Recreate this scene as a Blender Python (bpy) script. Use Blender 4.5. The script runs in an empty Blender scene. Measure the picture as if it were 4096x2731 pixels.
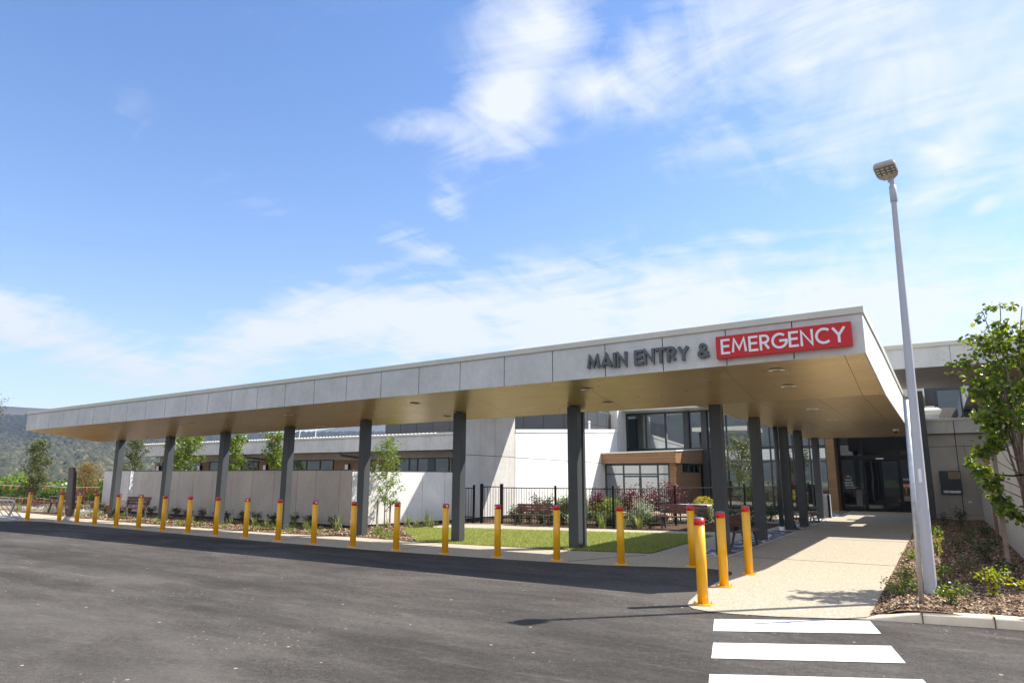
import bpy, math, random
import numpy as np
from mathutils import Vector, Matrix, Euler
PI = math.pi
R = math.radians
sc = bpy.context.scene
C = sc.collection
rnd = random.Random(7)
rng = np.random.default_rng(11)

# ------------------------------------------------------------------ camera
cam_d = bpy.data.cameras.new('camera')
cam_d.sensor_width = 36.0
cam_d.lens = 2733.0 / 4096 * 36
cam_d.clip_start = 0.05
cam_d.clip_end = 9000
cam = bpy.data.objects.new('camera', cam_d)
C.objects.link(cam)
sc.camera = cam
yaw, pitch, roll = R(31.68), R(11.22), R(0.17)
fw = Vector((-math.sin(yaw) * math.cos(pitch), math.cos(yaw) * math.cos(pitch), math.sin(pitch)))
rt = Vector((math.cos(yaw), math.sin(yaw), 0))
up = rt.cross(fw)
r2 = rt * math.cos(roll) + up * math.sin(roll)
u2 = up * math.cos(roll) - rt * math.sin(roll)
m3 = Matrix((r2, u2, -fw)).transposed()
cam.matrix_world = Matrix.Translation((0, 0, 1.6)) @ m3.to_4x4()

# ------------------------------------------------------------------ world, sun, exposure
SUN_EL, SUN_AZ = R(48), R(45.6)
sc.view_settings.view_transform = 'Standard'
sc.view_settings.look = 'None'
sc.view_settings.gamma = 1
sc.view_settings.exposure = 1.1
world = bpy.data.worlds.new('World')
sc.world = world
world.use_nodes = True


def build_world():
    nt = world.node_tree
    N, L = nt.nodes, nt.links
    bg = N['Background']
    bg.inputs[1].default_value = 0.072
    sky = N.new('ShaderNodeTexSky')
    sky.sky_type = 'NISHITA'
    sky.sun_disc = False
    sky.sun_elevation = SUN_EL
    sky.sun_rotation = SUN_AZ
    sky.air_density = 1.0
    sky.dust_density = 0.6
    sky.ozone_density = 2.0
    tc = N.new('ShaderNodeTexCoord')
    sep = N.new('ShaderNodeSeparateXYZ')
    L.new(tc.outputs['Generated'], sep.inputs[0])

    def m(op, a, b=None, c=None, clamp=False):
        n = N.new('ShaderNodeMath')
        n.operation = op
        n.use_clamp = clamp
        for i, v in enumerate((a, b, c)):
            if v is None:
                continue
            if hasattr(v, 'links'):
                L.new(v, n.inputs[i])
            else:
                n.inputs[i].default_value = v
        return n.outputs[0]
    x, y, z = sep.outputs
    zc = m('MAXIMUM', z, 0.0)
    az = m('MULTIPLY', m('ARCTAN2', x, y), 180 / PI)
    el = m('MULTIPLY', m('ARCSINE', zc), 180 / PI)
    # clouds lie on a high sheet: project the direction onto it
    zz = m('ADD', zc, 0.10)
    px = m('DIVIDE', x, zz)
    py = m('DIVIDE', y, zz)
    co = N.new('ShaderNodeCombineXYZ')
    L.new(px, co.inputs[0])
    L.new(py, co.inputs[1])

    def noise(scale, det, rough, dist=0.0, rot=0.0, sx=1.0, sy=1.0, loc=(0, 0, 0)):
        mp = N.new('ShaderNodeMapping')
        mp.inputs['Rotation'].default_value = (0, 0, rot)
        mp.inputs['Scale'].default_value = (sx, sy, 1)
        mp.inputs['Location'].default_value = loc
        L.new(co.outputs[0], mp.inputs[0])
        n = N.new('ShaderNodeTexNoise')
        n.inputs['Scale'].default_value = scale
        n.inputs['Detail'].default_value = det
        n.inputs['Roughness'].default_value = rough
        n.inputs['Distortion'].default_value = dist
        L.new(mp.outputs[0], n.inputs['Vector'])
        return n.outputs['Fac']
    big = noise(1.3, 5, 0.55, 0.6, 0.5, 1.0, 1.0)
    fine = noise(5.5, 9, 0.62, 0.9, 0.9, 1.0, 0.45)
    wisp = noise(2.6, 9, 0.64, 1.6, -0.45, 0.45, 1.5, (3, 1, 0))
    # patches: azimuth, elevation, half width, half height (degrees), tilt, strength
    P = [(-31.8, 31.2, 4.6, 2.9, 50, 1.0), (-29.5, 35.0, 4.2, 3.2, 65, 0.95), (-36.0, 28.6, 4.5, 1.2, 4, 0.6), (-24.0, 31.5, 5.0, 1.7, -4, 0.78), (-18.5, 33.0, 4.5, 2.4, 30, 0.72),
         (-10.5, 35.0, 7.0, 3.0, 20, 0.78), (-3.0, 33.0, 10.0, 5.0, 5, 0.72), (2.0, 28.0, 12.0, 6.0, -20, 0.70), (3.5, 23.0, 4.5, 2.2, 35, 0.78), (9.0, 26.5, 7.0, 3.5, 10, 0.7), (-10.0, 27.5, 8.0, 2.0, 15, 0.26),
         (-69.0, 10.4, 6.5, 1.9, -14, 0.95), (-62.0, 8.3, 6.0, 1.9, -12, 0.85), (-55.5, 8.6, 4.5, 2.1, 25, 0.8), (-51.0, 11.2, 5.5, 2.1, 24, 1.1), (-44.5, 12.6, 6.0, 2.5, 10, 1.1), (-38.0, 12.4, 7.0, 3.0, -3, 1.1), (-28.0, 12.8, 9.0, 3.4, 6, 1.1),
         (-17.5, 13.2, 9.0, 4.0, 2, 1.1), (-4.0, 12.0, 13.0, 4.2, -6, 1.05), (8.0, 10.5, 9.0, 4.4, 0, 1.0), (-17.0, 18.0, 2.5, 0.7, -12, 0.62), (-11.0, 18.5, 2.0, 0.9, -20, 0.40), (-28.0, 17.2, 3.5, 0.7, -10, 0.45),
         (-37.4, 22.8, 1.2, 1.8, 35, 0.29), (-39.5, 18.6, 3.0, 1.1, -14, 0.55), (-44.0, 16.7, 3.0, 0.6, 10, 0.4), (4.7, 18.6, 0.9, 0.5, 30, 0.7), (-52.0, 20.5, 9.0, 1.2, -28, 0.10), (-64.0, 26.0, 10.0, 2.0, -38, 0.08), (-66.0, 4.5, 8.0, 0.7, 0, 0.3)]
    tot = None
    for a0, e0, w, h, t, s in P:
        ct, st = math.cos(R(t)), math.sin(R(t))
        da = m('SUBTRACT', az, a0)
        de = m('SUBTRACT', el, e0)
        u = m('MULTIPLY_ADD', da, ct / w * math.cos(R(e0)), m('MULTIPLY', de, st / w))
        v = m('MULTIPLY_ADD', da, -st / h * math.cos(R(e0)), m('MULTIPLY', de, ct / h))
        q = m('MULTIPLY_ADD', u, u, m('MULTIPLY', v, v))
        g = m('MULTIPLY', m('POWER', 2.718, m('MULTIPLY', q, -0.8)), s)
        tot = g if tot is None else m('MAXIMUM', tot, g)
    # scattered cloud in the rest of the sky, with unseen cloud added behind the viewer to brighten shaded faces
    n = m('ADD', m('MULTIPLY', big, 0.22), m('ADD', m('MULTIPLY', fine, 0.46), m('MULTIPLY', wisp, 0.52)))
    d = m('ADD', m('MULTIPLY', tot, 1.15), m('MULTIPLY_ADD', n, 3.1, -1.90))
    d = m('MULTIPLY', d, m('MINIMUM', m('ADD', m('MULTIPLY', tot, 5.0), 0.10), 1.0), None, True)
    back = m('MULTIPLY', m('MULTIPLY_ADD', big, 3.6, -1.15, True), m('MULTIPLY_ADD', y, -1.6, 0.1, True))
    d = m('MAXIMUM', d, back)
    haze = m('MULTIPLY', m('POWER', 2.718, m('MULTIPLY', el, -0.10)), 0.5)
    d = m('MAXIMUM', d, haze)
    hs = N.new('ShaderNodeHueSaturation')
    hs.inputs['Hue'].default_value = 0.506
    hs.inputs['Saturation'].default_value = 1.25
    hs.inputs['Value'].default_value = 1.50
    L.new(sky.outputs[0], hs.inputs['Color'])
    mix = N.new('ShaderNodeMix')
    mix.data_type = 'RGBA'
    L.new(m('MULTIPLY', d, 0.96), mix.inputs[0])
    L.new(hs.outputs[0], mix.inputs[6])
    # the added clouds behind the viewer are made brighter to lift shaded faces
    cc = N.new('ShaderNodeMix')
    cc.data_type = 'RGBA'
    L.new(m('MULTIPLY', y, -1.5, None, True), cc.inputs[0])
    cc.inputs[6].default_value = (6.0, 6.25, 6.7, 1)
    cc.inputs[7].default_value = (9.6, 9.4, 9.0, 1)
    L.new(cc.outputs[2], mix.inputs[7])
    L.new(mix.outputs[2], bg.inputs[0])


build_world()
sd = bpy.data.lights.new('sun', 'SUN')
sd.energy = 4.6
sd.angle = R(0.53)
sd.color = (1.0, 0.955, 0.88)
sun = bpy.data.objects.new('sun', sd)
C.objects.link(sun)
sv = Vector((math.cos(SUN_EL) * math.sin(SUN_AZ), math.cos(SUN_EL) * math.cos(SUN_AZ), math.sin(SUN_EL)))
sun.rotation_euler = sv.to_track_quat('Z', 'Y').to_euler()
sun.location = sv * 60


# ------------------------------------------------------------------ materials
class NT:
    def __init__(s, name):
        s.mat = bpy.data.materials.new(name)
        s.mat.use_nodes = True
        s.N = s.mat.node_tree.nodes
        s.L = s.mat.node_tree.links
        s.b = s.N['Principled BSDF']
        s.tc = s.N.new('ShaderNodeTexCoord')
        s.geo = s.N.new('ShaderNodeNewGeometry')

    def put(s, v, i):
        if hasattr(v, 'links'):
            s.L.new(v, i)
        else:
            i.default_value = v

    def math(s, op, a, b=None, c=None, clamp=False):
        n = s.N.new('ShaderNodeMath')
        n.operation = op
        n.use_clamp = clamp
        for i, v in enumerate((a, b, c)):
            if v is not None:
                s.put(v, n.inputs[i])
        return n.outputs[0]

    def pos(s, scale=(1, 1, 1), rot=(0, 0, 0), space='world'):
        mp = s.N.new('ShaderNodeMapping')
        mp.inputs['Scale'].default_value = scale
        mp.inputs['Rotation'].default_value = rot
        s.L.new(s.geo.outputs['Position'] if space == 'world' else s.tc.outputs['Object'], mp.inputs[0])
        return mp.outputs[0]

    def noise(s, scale=5, det=5, rough=0.5, vec=None, dist=0.0, out='Fac'):
        n = s.N.new('ShaderNodeTexNoise')
        n.inputs['Scale'].default_value = scale
        n.inputs['Detail'].default_value = det
        n.inputs['Roughness'].default_value = rough
        n.inputs['Distortion'].default_value = dist
        s.L.new(vec or s.geo.outputs['Position'], n.inputs['Vector'])
        return n.outputs[out]

    def vor(s, scale=5, feat='F1', vec=None, out='Distance', rand=1.0):
        n = s.N.new('ShaderNodeTexVoronoi')
        n.feature = feat
        n.inputs['Scale'].default_value = scale
        n.inputs['Randomness'].default_value = rand
        s.L.new(vec or s.geo.outputs['Position'], n.inputs['Vector'])
        return n.outputs[out]

    def ramp(s, fac, stops, interp='LINEAR'):
        n = s.N.new('ShaderNodeValToRGB')
        n.color_ramp.interpolation = interp
        e = n.color_ramp.elements
        while len(e) < len(stops):
            e.new(0.5)
        for el, (p, c) in zip(e, stops):
            el.position = p
            el.color = (*c, 1) if len(c) == 3 else c
        s.L.new(fac, n.inputs[0])
        return n.outputs[0]

    def mix(s, f, a, b, mode='MIX'):
        n = s.N.new('ShaderNodeMix')
        n.data_type = 'RGBA'
        n.blend_type = mode
        s.put(f, n.inputs[0])
        for v, i in ((a, 6), (b, 7)):
            if isinstance(v, tuple):
                v = (*v, 1) if len(v) == 3 else v
            s.put(v, n.inputs[i])
        return n.outputs[2]

    def col(s, v):
        if isinstance(v, tuple):
            v = (*v, 1)
        s.put(v, s.b.inputs['Base Color'])

    def set(s, rough=0.5, metal=0.0, spec=0.5, coat=0.0):
        s.put(rough, s.b.inputs['Roughness'])
        s.put(metal, s.b.inputs['Metallic'])
        s.put(spec, s.b.inputs['Specular IOR Level'])
        s.put(coat, s.b.inputs['Coat Weight'])

    def bump(s, h, strength=0.3, dist=0.01):
        n = s.N.new('ShaderNodeBump')
        n.inputs['Strength'].default_value = strength
        n.inputs['Distance'].default_value = dist
        s.L.new(h, n.inputs['Height'])
        s.L.new(n.outputs[0], s.b.inputs['Normal'])


def simple(name, col, rough=0.5, metal=0.0, var=0.12, scale=6.0, spec=0.5, coat=0.0, bump=0.0, bscale=60):
    t = NT(name)
    n = t.noise(scale, 6, 0.6)
    lo = tuple(max(0, c * (1 - var)) for c in col)
    hi = tuple(min(1, c * (1 + var)) for c in col)
    t.col(t.ramp(n, [(0.3, lo), (0.7, hi)]))
    t.set(rough, metal, spec, coat)
    if bump:
        t.bump(t.noise(bscale, 4, 0.6), bump, 0.01)
    return t.mat


def mat_asphalt():
    t = NT('asphalt')
    a = t.noise(0.45, 9, 0.68, t.pos((1, 1.8, 1), (0, 0, 0.5)), 0.6)
    b = t.noise(2.2, 8, 0.65, t.pos((0.5, 1.6, 1), (0, 0, 0.55)), 0.4)
    g = t.noise(170, 3, 0.8)
    base = t.ramp(a, [(0.34, (0.026, 0.023, 0.021)), (0.5, (0.056, 0.050, 0.044)), (0.66, (0.112, 0.100, 0.087))])
    base = t.mix(t.math('MULTIPLY', t.ramp(b, [(0.48, (0, 0, 0)), (0.66, (1, 1, 1))]), 0.55), base, (0.150, 0.136, 0.120))
    base = t.mix(t.math('MULTIPLY', t.ramp(b, [(0.34, (1, 1, 1)), (0.46, (0, 0, 0))]), 0.5), base, (0.022, 0.020, 0.019))
    base = t.mix(t.ramp(g, [(0.35, (0, 0, 0)), (0.72, (1, 1, 1))]), t.mix(0.6, base, (0.016, 0.015, 0.014)), t.mix(0.22, base, (0.30, 0.27, 0.23)))
    g2 = t.noise(38, 4, 0.75)
    base = t.mix(t.math('MULTIPLY', t.ramp(g2, [(0.55, (0, 0, 0)), (0.75, (1, 1, 1))]), 0.35), base, (0.17, 0.155, 0.135))
    g4 = t.noise(15, 7, 0.82)
    base = t.mix(t.math('MULTIPLY', t.ramp(g4, [(0.50, (0, 0, 0)), (0.66, (1, 1, 1))]), 0.5), base, (0.165, 0.150, 0.132))
    base = t.mix(t.math('MULTIPLY', t.ramp(g4, [(0.34, (1, 1, 1)), (0.47, (0, 0, 0))]), 0.6), base, (0.020, 0.018, 0.017))
    g3 = t.noise(75, 3, 0.8)
    base = t.mix(t.math('MULTIPLY', t.ramp(g3, [(0.50, (0, 0, 0)), (0.62, (1, 1, 1))]), 0.35), base, (0.20, 0.185, 0.165))
    base = t.mix(t.math('MULTIPLY', t.ramp(g3, [(0.36, (1, 1, 1)), (0.46, (0, 0, 0))]), 0.6), base, (0.016, 0.015, 0.014))
    # pale grit and chips trodden in from the works
    mk = t.noise(0.7, 4, 0.65)
    sp = t.vor(13.0, 'F1', out='Distance')
    s1 = t.math('MULTIPLY', t.math('LESS_THAN', sp, 0.12), t.math('GREATER_THAN', mk, 0.56))
    base = t.mix(s1, base, (0.38, 0.32, 0.24))
    sp2 = t.vor(2.7, 'F1', t.pos((1, 1, 1), (0, 0, 0.7)))
    base = t.mix(t.math('LESS_THAN', sp2, 0.045), base, (0.46, 0.38, 0.28))
    # sandy spills
    sd_ = t.noise(0.55, 6, 0.7, t.pos((1, 1, 1), (0, 0, 0.2)), 0.3)
    base = t.mix(t.math('MULTIPLY', t.math('MULTIPLY', t.ramp(sd_, [(0.66, (0, 0, 0)), (0.75, (1, 1, 1))]), t.ramp(g2, [(0.4, (0, 0, 0)), (0.6, (1, 1, 1))])), 0.5), base, (0.34, 0.26, 0.16))
    # scuffs and dragged chalky marks
    for sc_, ro, am in ((0.35, 0.9, 0.45), (0.28, -0.25, 0.35), (0.5, 0.35, 0.3)):
        w = t.noise(1.0, 6, 0.75, t.pos((sc_, 3.4, 1), (0, 0, ro)), 0.4)
        base = t.mix(t.math('MULTIPLY', t.ramp(w, [(0.62, (0, 0, 0)), (0.74, (1, 1, 1))]), am * 1.3), base, (0.22, 0.205, 0.185))
    # tyre tracks, faint
    w = t.noise(0.6, 2, 0.4, t.pos((0.15, 1.3, 1), (0, 0, -0.35)), 0.2)
    base = t.mix(t.math('MULTIPLY', t.ramp(w, [(0.52, (0, 0, 0)), (0.66, (1, 1, 1))]), 0.40), base, (0.030, 0.027, 0.025))
    # older and newer pours, and a worn turning area
    o1 = t.noise(0.22, 6, 0.6, t.pos((0.7, 1.7, 1), (0, 0, 0.35)), 0.8)
    base = t.mix(t.math('MULTIPLY', t.ramp(o1, [(0.40, (1, 1, 1)), (0.50, (0, 0, 0))]), 0.42), base, (0.030, 0.027, 0.025))
    base = t.mix(t.math('MULTIPLY', t.ramp(o1, [(0.54, (0, 0, 0)), (0.66, (1, 1, 1))]), 0.36), base, (0.150, 0.138, 0.122))
    t.col(base)
    t.set(0.9, 0, 0.06)
    t.bump(g, 0.35, 0.008)
    return t.mat


def mat_path():
    t = NT('exposed_aggregate')
    g = t.vor(75, 'F1', out='Color')
    gs = t.N.new('ShaderNodeSeparateColor')
    t.L.new(g, gs.inputs[0])
    c = t.ramp(gs.outputs[0], [(0.0, (0.22, 0.185, 0.135)), (0.3, (0.37, 0.32, 0.235)), (0.7, (0.46, 0.40, 0.30)), (1.0, (0.58, 0.52, 0.41))])
    a = t.noise(0.9, 6, 0.6)
    c = t.mix(t.ramp(a, [(0.3, (0.10, 0.10, 0.10)), (0.7, (0.42, 0.42, 0.42))]), c, (0.41, 0.35, 0.26))
    st = t.noise(2.3, 6, 0.7, None, 0.7)
    c = t.mix(t.math('MULTIPLY', t.ramp(st, [(0.60, (0, 0, 0)), (0.74, (1, 1, 1))]), 0.16), c, (0.26, 0.21, 0.15))
    t.col(c)
    g5 = t.noise(22, 5, 0.75)
    t.col(t.mix(t.math('MULTIPLY', t.ramp(g5, [(0.5, (0, 0, 0)), (0.68, (1, 1, 1))]), 0.25), c, (0.24, 0.20, 0.15)))
    t.set(0.85, 0, 0.15)
    t.bump(t.vor(75, 'F1'), 0.5, 0.006)
    return t.mat


def mat_panel(name, base=(0.36, 0.355, 0.34), streak=True):
    t = NT(name)
    a = t.noise(0.9, 7, 0.62, None, 0.3)
    b = t.noise(9, 6, 0.7)
    v = t.noise(1.4, 6, 0.6, t.pos((2.0, 2.0, 0.35)))
    f = t.math('ADD', t.math('MULTIPLY', a, 0.5), t.math('ADD', t.math('MULTIPLY', b, 0.3), t.math('MULTIPLY', v, 0.2)))
    lo = tuple(c * 0.80 for c in base)
    hi = tuple(min(1, c * 1.17) for c in base)
    c = t.ramp(f, [(0.36, lo), (0.52, base), (0.66, hi)])
    sp = t.N.new('ShaderNodeSeparateXYZ')
    t.L.new(t.geo.outputs['Position'], sp.inputs[0])
    dirt = t.math('MULTIPLY', t.math('SUBTRACT', 0.75, sp.outputs[2], None, True), t.math('MULTIPLY_ADD', b, 2.0, -0.55, True))
    c = t.mix(t.math('MULTIPLY', dirt, 0.5), c, (0.30, 0.22, 0.14))
    # a slightly different tone for each panel
    p = t.vor(0.42, 'F1', t.pos((1, 1, 0.15)), 'Color')
    ps = t.N.new('ShaderNodeSeparateColor')
    t.L.new(p, ps.inputs[0])
    c = t.mix(t.math('MULTIPLY', ps.outputs[0], 0.15), c, tuple(x * 0.72 for x in base))
    t.col(c)
    t.set(0.62, 0, 0.35)
    t.bump(b, 0.12, 0.005)
    return t.mat


def mat_soffit():
    t = NT('bronze_soffit')
    a = t.noise(1.4, 6, 0.6, t.pos((0.7, 1.6, 1)), 0.3)
    c = t.ramp(a, [(0.3, (0.53, 0.385, 0.175)), (0.7, (0.62, 0.460, 0.220))])
    s = t.noise(1.7, 5, 0.7, t.pos((0.5, 2.2, 1), (0, 0, 0.1)), 0.5)
    c = t.mix(t.math('MULTIPLY', t.ramp(s, [(0.62, (0, 0, 0)), (0.74, (1, 1, 1))]), 0.25), c, (0.64, 0.48, 0.26))
    t.col(c)
    t.set(t.ramp(t.noise(5, 5, 0.6), [(0.3, (0.27, 0.27, 0.27)), (0.7, (0.36, 0.36, 0.36))]), 0.55, 0.6)
    return t.mat


def mat_wood(name, c1, c2, axis=(0.6, 0.6, 14), groove=0.0, rough=0.5):
    t = NT(name)
    n = t.noise(1.6, 7, 0.65, t.pos(axis), 0.8)
    c = t.ramp(n, [(0.28, c1), (0.72, c2)])
    if groove:
        sp = t.N.new('ShaderNodeSeparateXYZ')
        t.L.new(t.geo.outputs['Position'], sp.inputs[0])
        fr = t.math('FRACT', t.math('DIVIDE', sp.outputs[2], groove))
        g = t.math('LESS_THAN', fr, 0.07)
        bd = t.math('FLOOR', t.math('DIVIDE', sp.outputs[2], groove))
        tone = t.math('FRACT', t.math('MULTIPLY', t.math('SINE', t.math('MULTIPLY', bd, 12.9)), 43.7))
        c = t.mix(t.math('MULTIPLY', tone, 0.35), c, c1)
        c = t.mix(g, c, (0.03, 0.018, 0.01))
    t.col(c)
    t.set(rough, 0, 0.4)
    return t.mat


def mat_glass(name='dark_glass', tint=(0.012, 0.015, 0.017), refl=0.34, wob=0.10, fk=0.7, spec=0.6):
    t = NT(name)
    t.col(tint)
    t.set(0.06, 0, spec)
    gl = t.N.new('ShaderNodeBsdfGlossy')
    gl.inputs['Roughness'].default_value = 0.012
    gl.inputs['Color'].default_value = (0.86, 0.93, 0.96, 1)
    fr = t.N.new('ShaderNodeLayerWeight')
    fr.inputs['Blend'].default_value = 0.25
    mx = t.N.new('ShaderNodeMixShader')
    t.L.new(t.math('ADD', t.math('MULTIPLY', fr.outputs['Fresnel'], fk), refl, None, True), mx.inputs[0])
    t.L.new(t.b.outputs[0], mx.inputs[1])
    t.L.new(gl.outputs[0], mx.inputs[2])
    bp = t.N.new('ShaderNodeBump')
    bp.inputs['Strength'].default_value = wob
    bp.inputs['Distance'].default_value = 0.02
    t.L.new(t.noise(0.9, 1, 0.3), bp.inputs['Height'])
    t.L.new(bp.outputs[0], gl.inputs['Normal'])
    t.L.new(mx.outputs[0], t.N['Material Output'].inputs[0])
    return t.mat


def mat_mulch(name='bark_mulch', dark=1.0):
    t = NT(name)
    v = t.vor(26, 'F1', t.pos((1.0, 1.8, 1), (0, 0, 0.4)), 'Color')
    s = t.N.new('ShaderNodeSeparateColor')
    t.L.new(v, s.inputs[0])
    k = dark
    c = t.ramp(s.outputs[0], [(0.0, (0.045 * k, 0.025 * k, 0.014 * k)), (0.35, (0.13 * k, 0.072 * k, 0.038 * k)), (0.7, (0.24 * k, 0.14 * k, 0.075 * k)), (1.0, (0.42 * k, 0.29 * k, 0.18 * k))])
    t.col(c)
    t.set(0.9, 0, 0.2)
    t.bump(t.vor(26, 'F1', t.pos((1.0, 1.8, 1), (0, 0, 0.4))), 1.0, 0.03)
    return t.mat


def mat_leaf(name, c1, c2, c3=None, trans=0.35, rough=0.45):
    t = NT(name)
    n = t.N.new('ShaderNodeNewGeometry')
    r = n.outputs['Random Per Island']
    stops = [(0.0, c1), (0.6, c2), (1.0, c3 or c2)]
    c = t.ramp(r, stops)
    t.col(c)
    t.set(rough, 0, 0.45)
    tr = t.N.new('ShaderNodeBsdfTranslucent')
    hs = t.N.new('ShaderNodeHueSaturation')
    hs.inputs['Hue'].default_value = 0.485
    hs.inputs['Saturation'].default_value = 1.15
    hs.inputs['Value'].default_value = 1.7
    t.L.new(c, hs.inputs['Color'])
    t.L.new(hs.outputs[0], tr.inputs['Color'])
    mx = t.N.new('ShaderNodeMixShader')
    mx.inputs[0].default_value = trans
    t.L.new(t.b.outputs[0], mx.inputs[1])
    t.L.new(tr.outputs[0], mx.inputs[2])
    t.L.new(mx.outputs[0], t.N['Material Output'].inputs[0])
    return t.mat


def mat_chips():
    t = NT('bark_chips')
    n = t.N.new('ShaderNodeNewGeometry')
    c = t.ramp(n.outputs['Random Per Island'], [(0.0, (0.06, 0.036, 0.022)), (0.4, (0.19, 0.115, 0.065)), (0.75, (0.38, 0.255, 0.155)), (1.0, (0.66, 0.53, 0.39))])
    t.col(c)
    t.set(0.8, 0, 0.25)
    return t.mat


def mat_rand(name, stops, rough=0.7):
    t = NT(name)
    n = t.N.new('ShaderNodeNewGeometry')
    t.col(t.ramp(n.outputs['Random Per Island'], stops))
    t.set(rough, 0, 0.2)
    return t.mat


def mat_crazy():
    t = NT('crazy_stone')
    pv_ = t.pos((1, 0.55, 1))
    d = t.vor(2.9, 'DISTANCE_TO_EDGE', pv_)
    v = t.vor(2.9, 'F1', pv_, 'Color')
    s = t.N.new('ShaderNodeSeparateColor')
    t.L.new(v, s.inputs[0])
    st = t.ramp(s.outputs[0], [(0, (0.030, 0.032, 0.037)), (0.6, (0.055, 0.057, 0.062)), (1, (0.10, 0.09, 0.085))])
    st = t.mix(0.25, st, t.ramp(t.noise(30, 5, 0.6), [(0.3, (0.04, 0.04, 0.05)), (0.7, (0.2, 0.19, 0.18))]))
    t.col(t.mix(t.math('LESS_THAN', d, 0.055), st, (0.62, 0.59, 0.54)))
    t.set(0.7, 0, 0.3)
    return t.mat


def mat_lawn():
    t = NT('turf')
    a = t.noise(1.2, 6, 0.6)
    b = t.noise(40, 4, 0.7)
    c = t.ramp(a, [(0.3, (0.13, 0.16, 0.03)), (0.7, (0.20, 0.22, 0.055))])
    c = t.mix(t.math('MULTIPLY', b, 0.5), c, (0.22, 0.20, 0.075))
    t.col(c)
    t.set(0.9, 0, 0.2)
    t.bump(b, 0.8, 0.02)
    return t.mat


def mat_hill(name, c1, c2, c3, scale=0.02):
    t = NT(name)
    a = t.noise(scale, 8, 0.65)
    b = t.vor(0.11, 'F1')
    c = t.ramp(a, [(0.32, c1), (0.5, c2), (0.70, c3)])
    c = t.mix(t.ramp(b, [(0.0, (0, 0, 0)), (1.0, (0.6, 0.6, 0.6))]), c, tuple(x * 0.5 for x in c1))
    t.col(c)
    t.set(0.95, 0, 0.1)
    return t.mat


def mat_brick():
    t = NT('red_brick')
    n = t.N.new('ShaderNodeTexBrick')
    n.inputs['Scale'].default_value = 1.0
    n.inputs['Brick Width'].default_value = 0.23
    n.inputs['Row Height'].default_value = 0.086
    n.inputs['Mortar Size'].default_value = 0.008
    n.inputs['Color1'].default_value = (0.26, 0.065, 0.035, 1)
    n.inputs['Color2'].default_value = (0.34, 0.10, 0.055, 1)
    n.inputs['Mortar'].default_value = (0.42, 0.37, 0.31, 1)
    sp = t.N.new('ShaderNodeSeparateXYZ')
    t.L.new(t.geo.outputs['Position'], sp.inputs[0])
    cb = t.N.new('ShaderNodeCombineXYZ')
    t.L.new(t.math('ADD', sp.outputs[0], sp.outputs[1]), cb.inputs[0])
    t.L.new(sp.outputs[2], cb.inputs[1])
    t.L.new(cb.outputs[0], n.inputs['Vector'])
    t.col(n.outputs['Color'])
    t.set(0.85)
    return t.mat


M = {}
M['asphalt'] = mat_asphalt()
M['path'] = mat_path()
M['panel'] = mat_panel('cement_panel', (0.64, 0.635, 0.61))
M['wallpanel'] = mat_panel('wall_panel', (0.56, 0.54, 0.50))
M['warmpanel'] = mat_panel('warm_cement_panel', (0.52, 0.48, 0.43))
M['darkpanel'] = mat_panel('dark_soffit_panel', (0.30, 0.25, 0.20))  # dark brown-grey panels of the high roof
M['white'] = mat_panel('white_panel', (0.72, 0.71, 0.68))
M['gap'] = simple('joint_shadow_gap', (0.03, 0.03, 0.03), 0.9)
M['cap'] = simple('cream_metal_cap', (0.62, 0.60, 0.51), 0.4, 0.0, 0.05, 2)
M['creamroof'] = simple('cream_roof_metal', (0.72, 0.70, 0.62), 0.45, 0.0, 0.05, 2)
M['soffit'] = mat_soffit()
M['char'] = simple('charcoal_paint', (0.058, 0.063, 0.065), 0.42, 0.0, 0.08, 1.5, 0.5, 0.0, 0.05, 90)
M['frame'] = simple('window_frame_metal', (0.045, 0.05, 0.055), 0.4, 0.0, 0.06, 2)
M['doorframe'] = simple('door_frame_metal', (0.016, 0.017, 0.018), 0.5, 0.0, 0.06, 2, 0.2)
M['cladding'] = simple('dark_cladding', (0.055, 0.060, 0.068), 0.5, 0.0, 0.08, 0.8)
M['black'] = simple('black_powder_coat', (0.010, 0.010, 0.011), 0.6, spec=0.15)
M['yellow'] = simple('bollard_yellow', (0.90, 0.43, 0.004), 0.33, 0.0, 0.05, 3, 0.5, 0.15)
M['red'] = simple('red_band', (0.72, 0.014, 0.010), 0.35, 0.0, 0.06, 8)
M['steel'] = simple('galvanised_steel', (0.50, 0.51, 0.52), 0.42, 0.55, 0.15, 14)
M['bolt'] = simple('bolt_metal', (0.55, 0.54, 0.52), 0.3, 0.9)
M['greycap'] = simple('grey_cap', (0.18, 0.19, 0.20), 0.4)
M['pole'] = simple('pale_pole_paint', (0.50, 0.51, 0.54), 0.35, 0.0, 0.04, 2)
M['lamphead'] = simple('lamp_head_casting', (0.50, 0.48, 0.42), 0.45)
M['led'] = simple('led_lens', (0.85, 0.83, 0.75), 0.15)
M['lensbed'] = simple('lens_bed', (0.16, 0.15, 0.11), 0.3)
M['signred'] = simple('sign_red', (0.60, 0.010, 0.014), 0.4, 0.0, 0.03, 2)
M['signwhite'] = simple('sign_white', (0.85, 0.86, 0.90), 0.4, 0.0, 0.02, 2)
M['letter'] = simple('letter_grey', (0.105, 0.115, 0.125), 0.45, 0.0, 0.05, 3)
M['timber'] = mat_wood('timber_cladding', (0.21, 0.110, 0.050), (0.38, 0.225, 0.110), groove=0.115)
M['bench'] = mat_wood('jarrah_slats', (0.085, 0.026, 0.016), (0.19, 0.068, 0.040), (3, 3, 20))
M['glass'] = mat_glass()
M['glassb'] = mat_glass('window_glass', (0.02, 0.03, 0.034), 0.30, 0.10)
M['glassd'] = mat_glass('door_glass', (0.006, 0.0065, 0.007), 0.055, 0.15, 0.3, 0.0)
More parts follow.
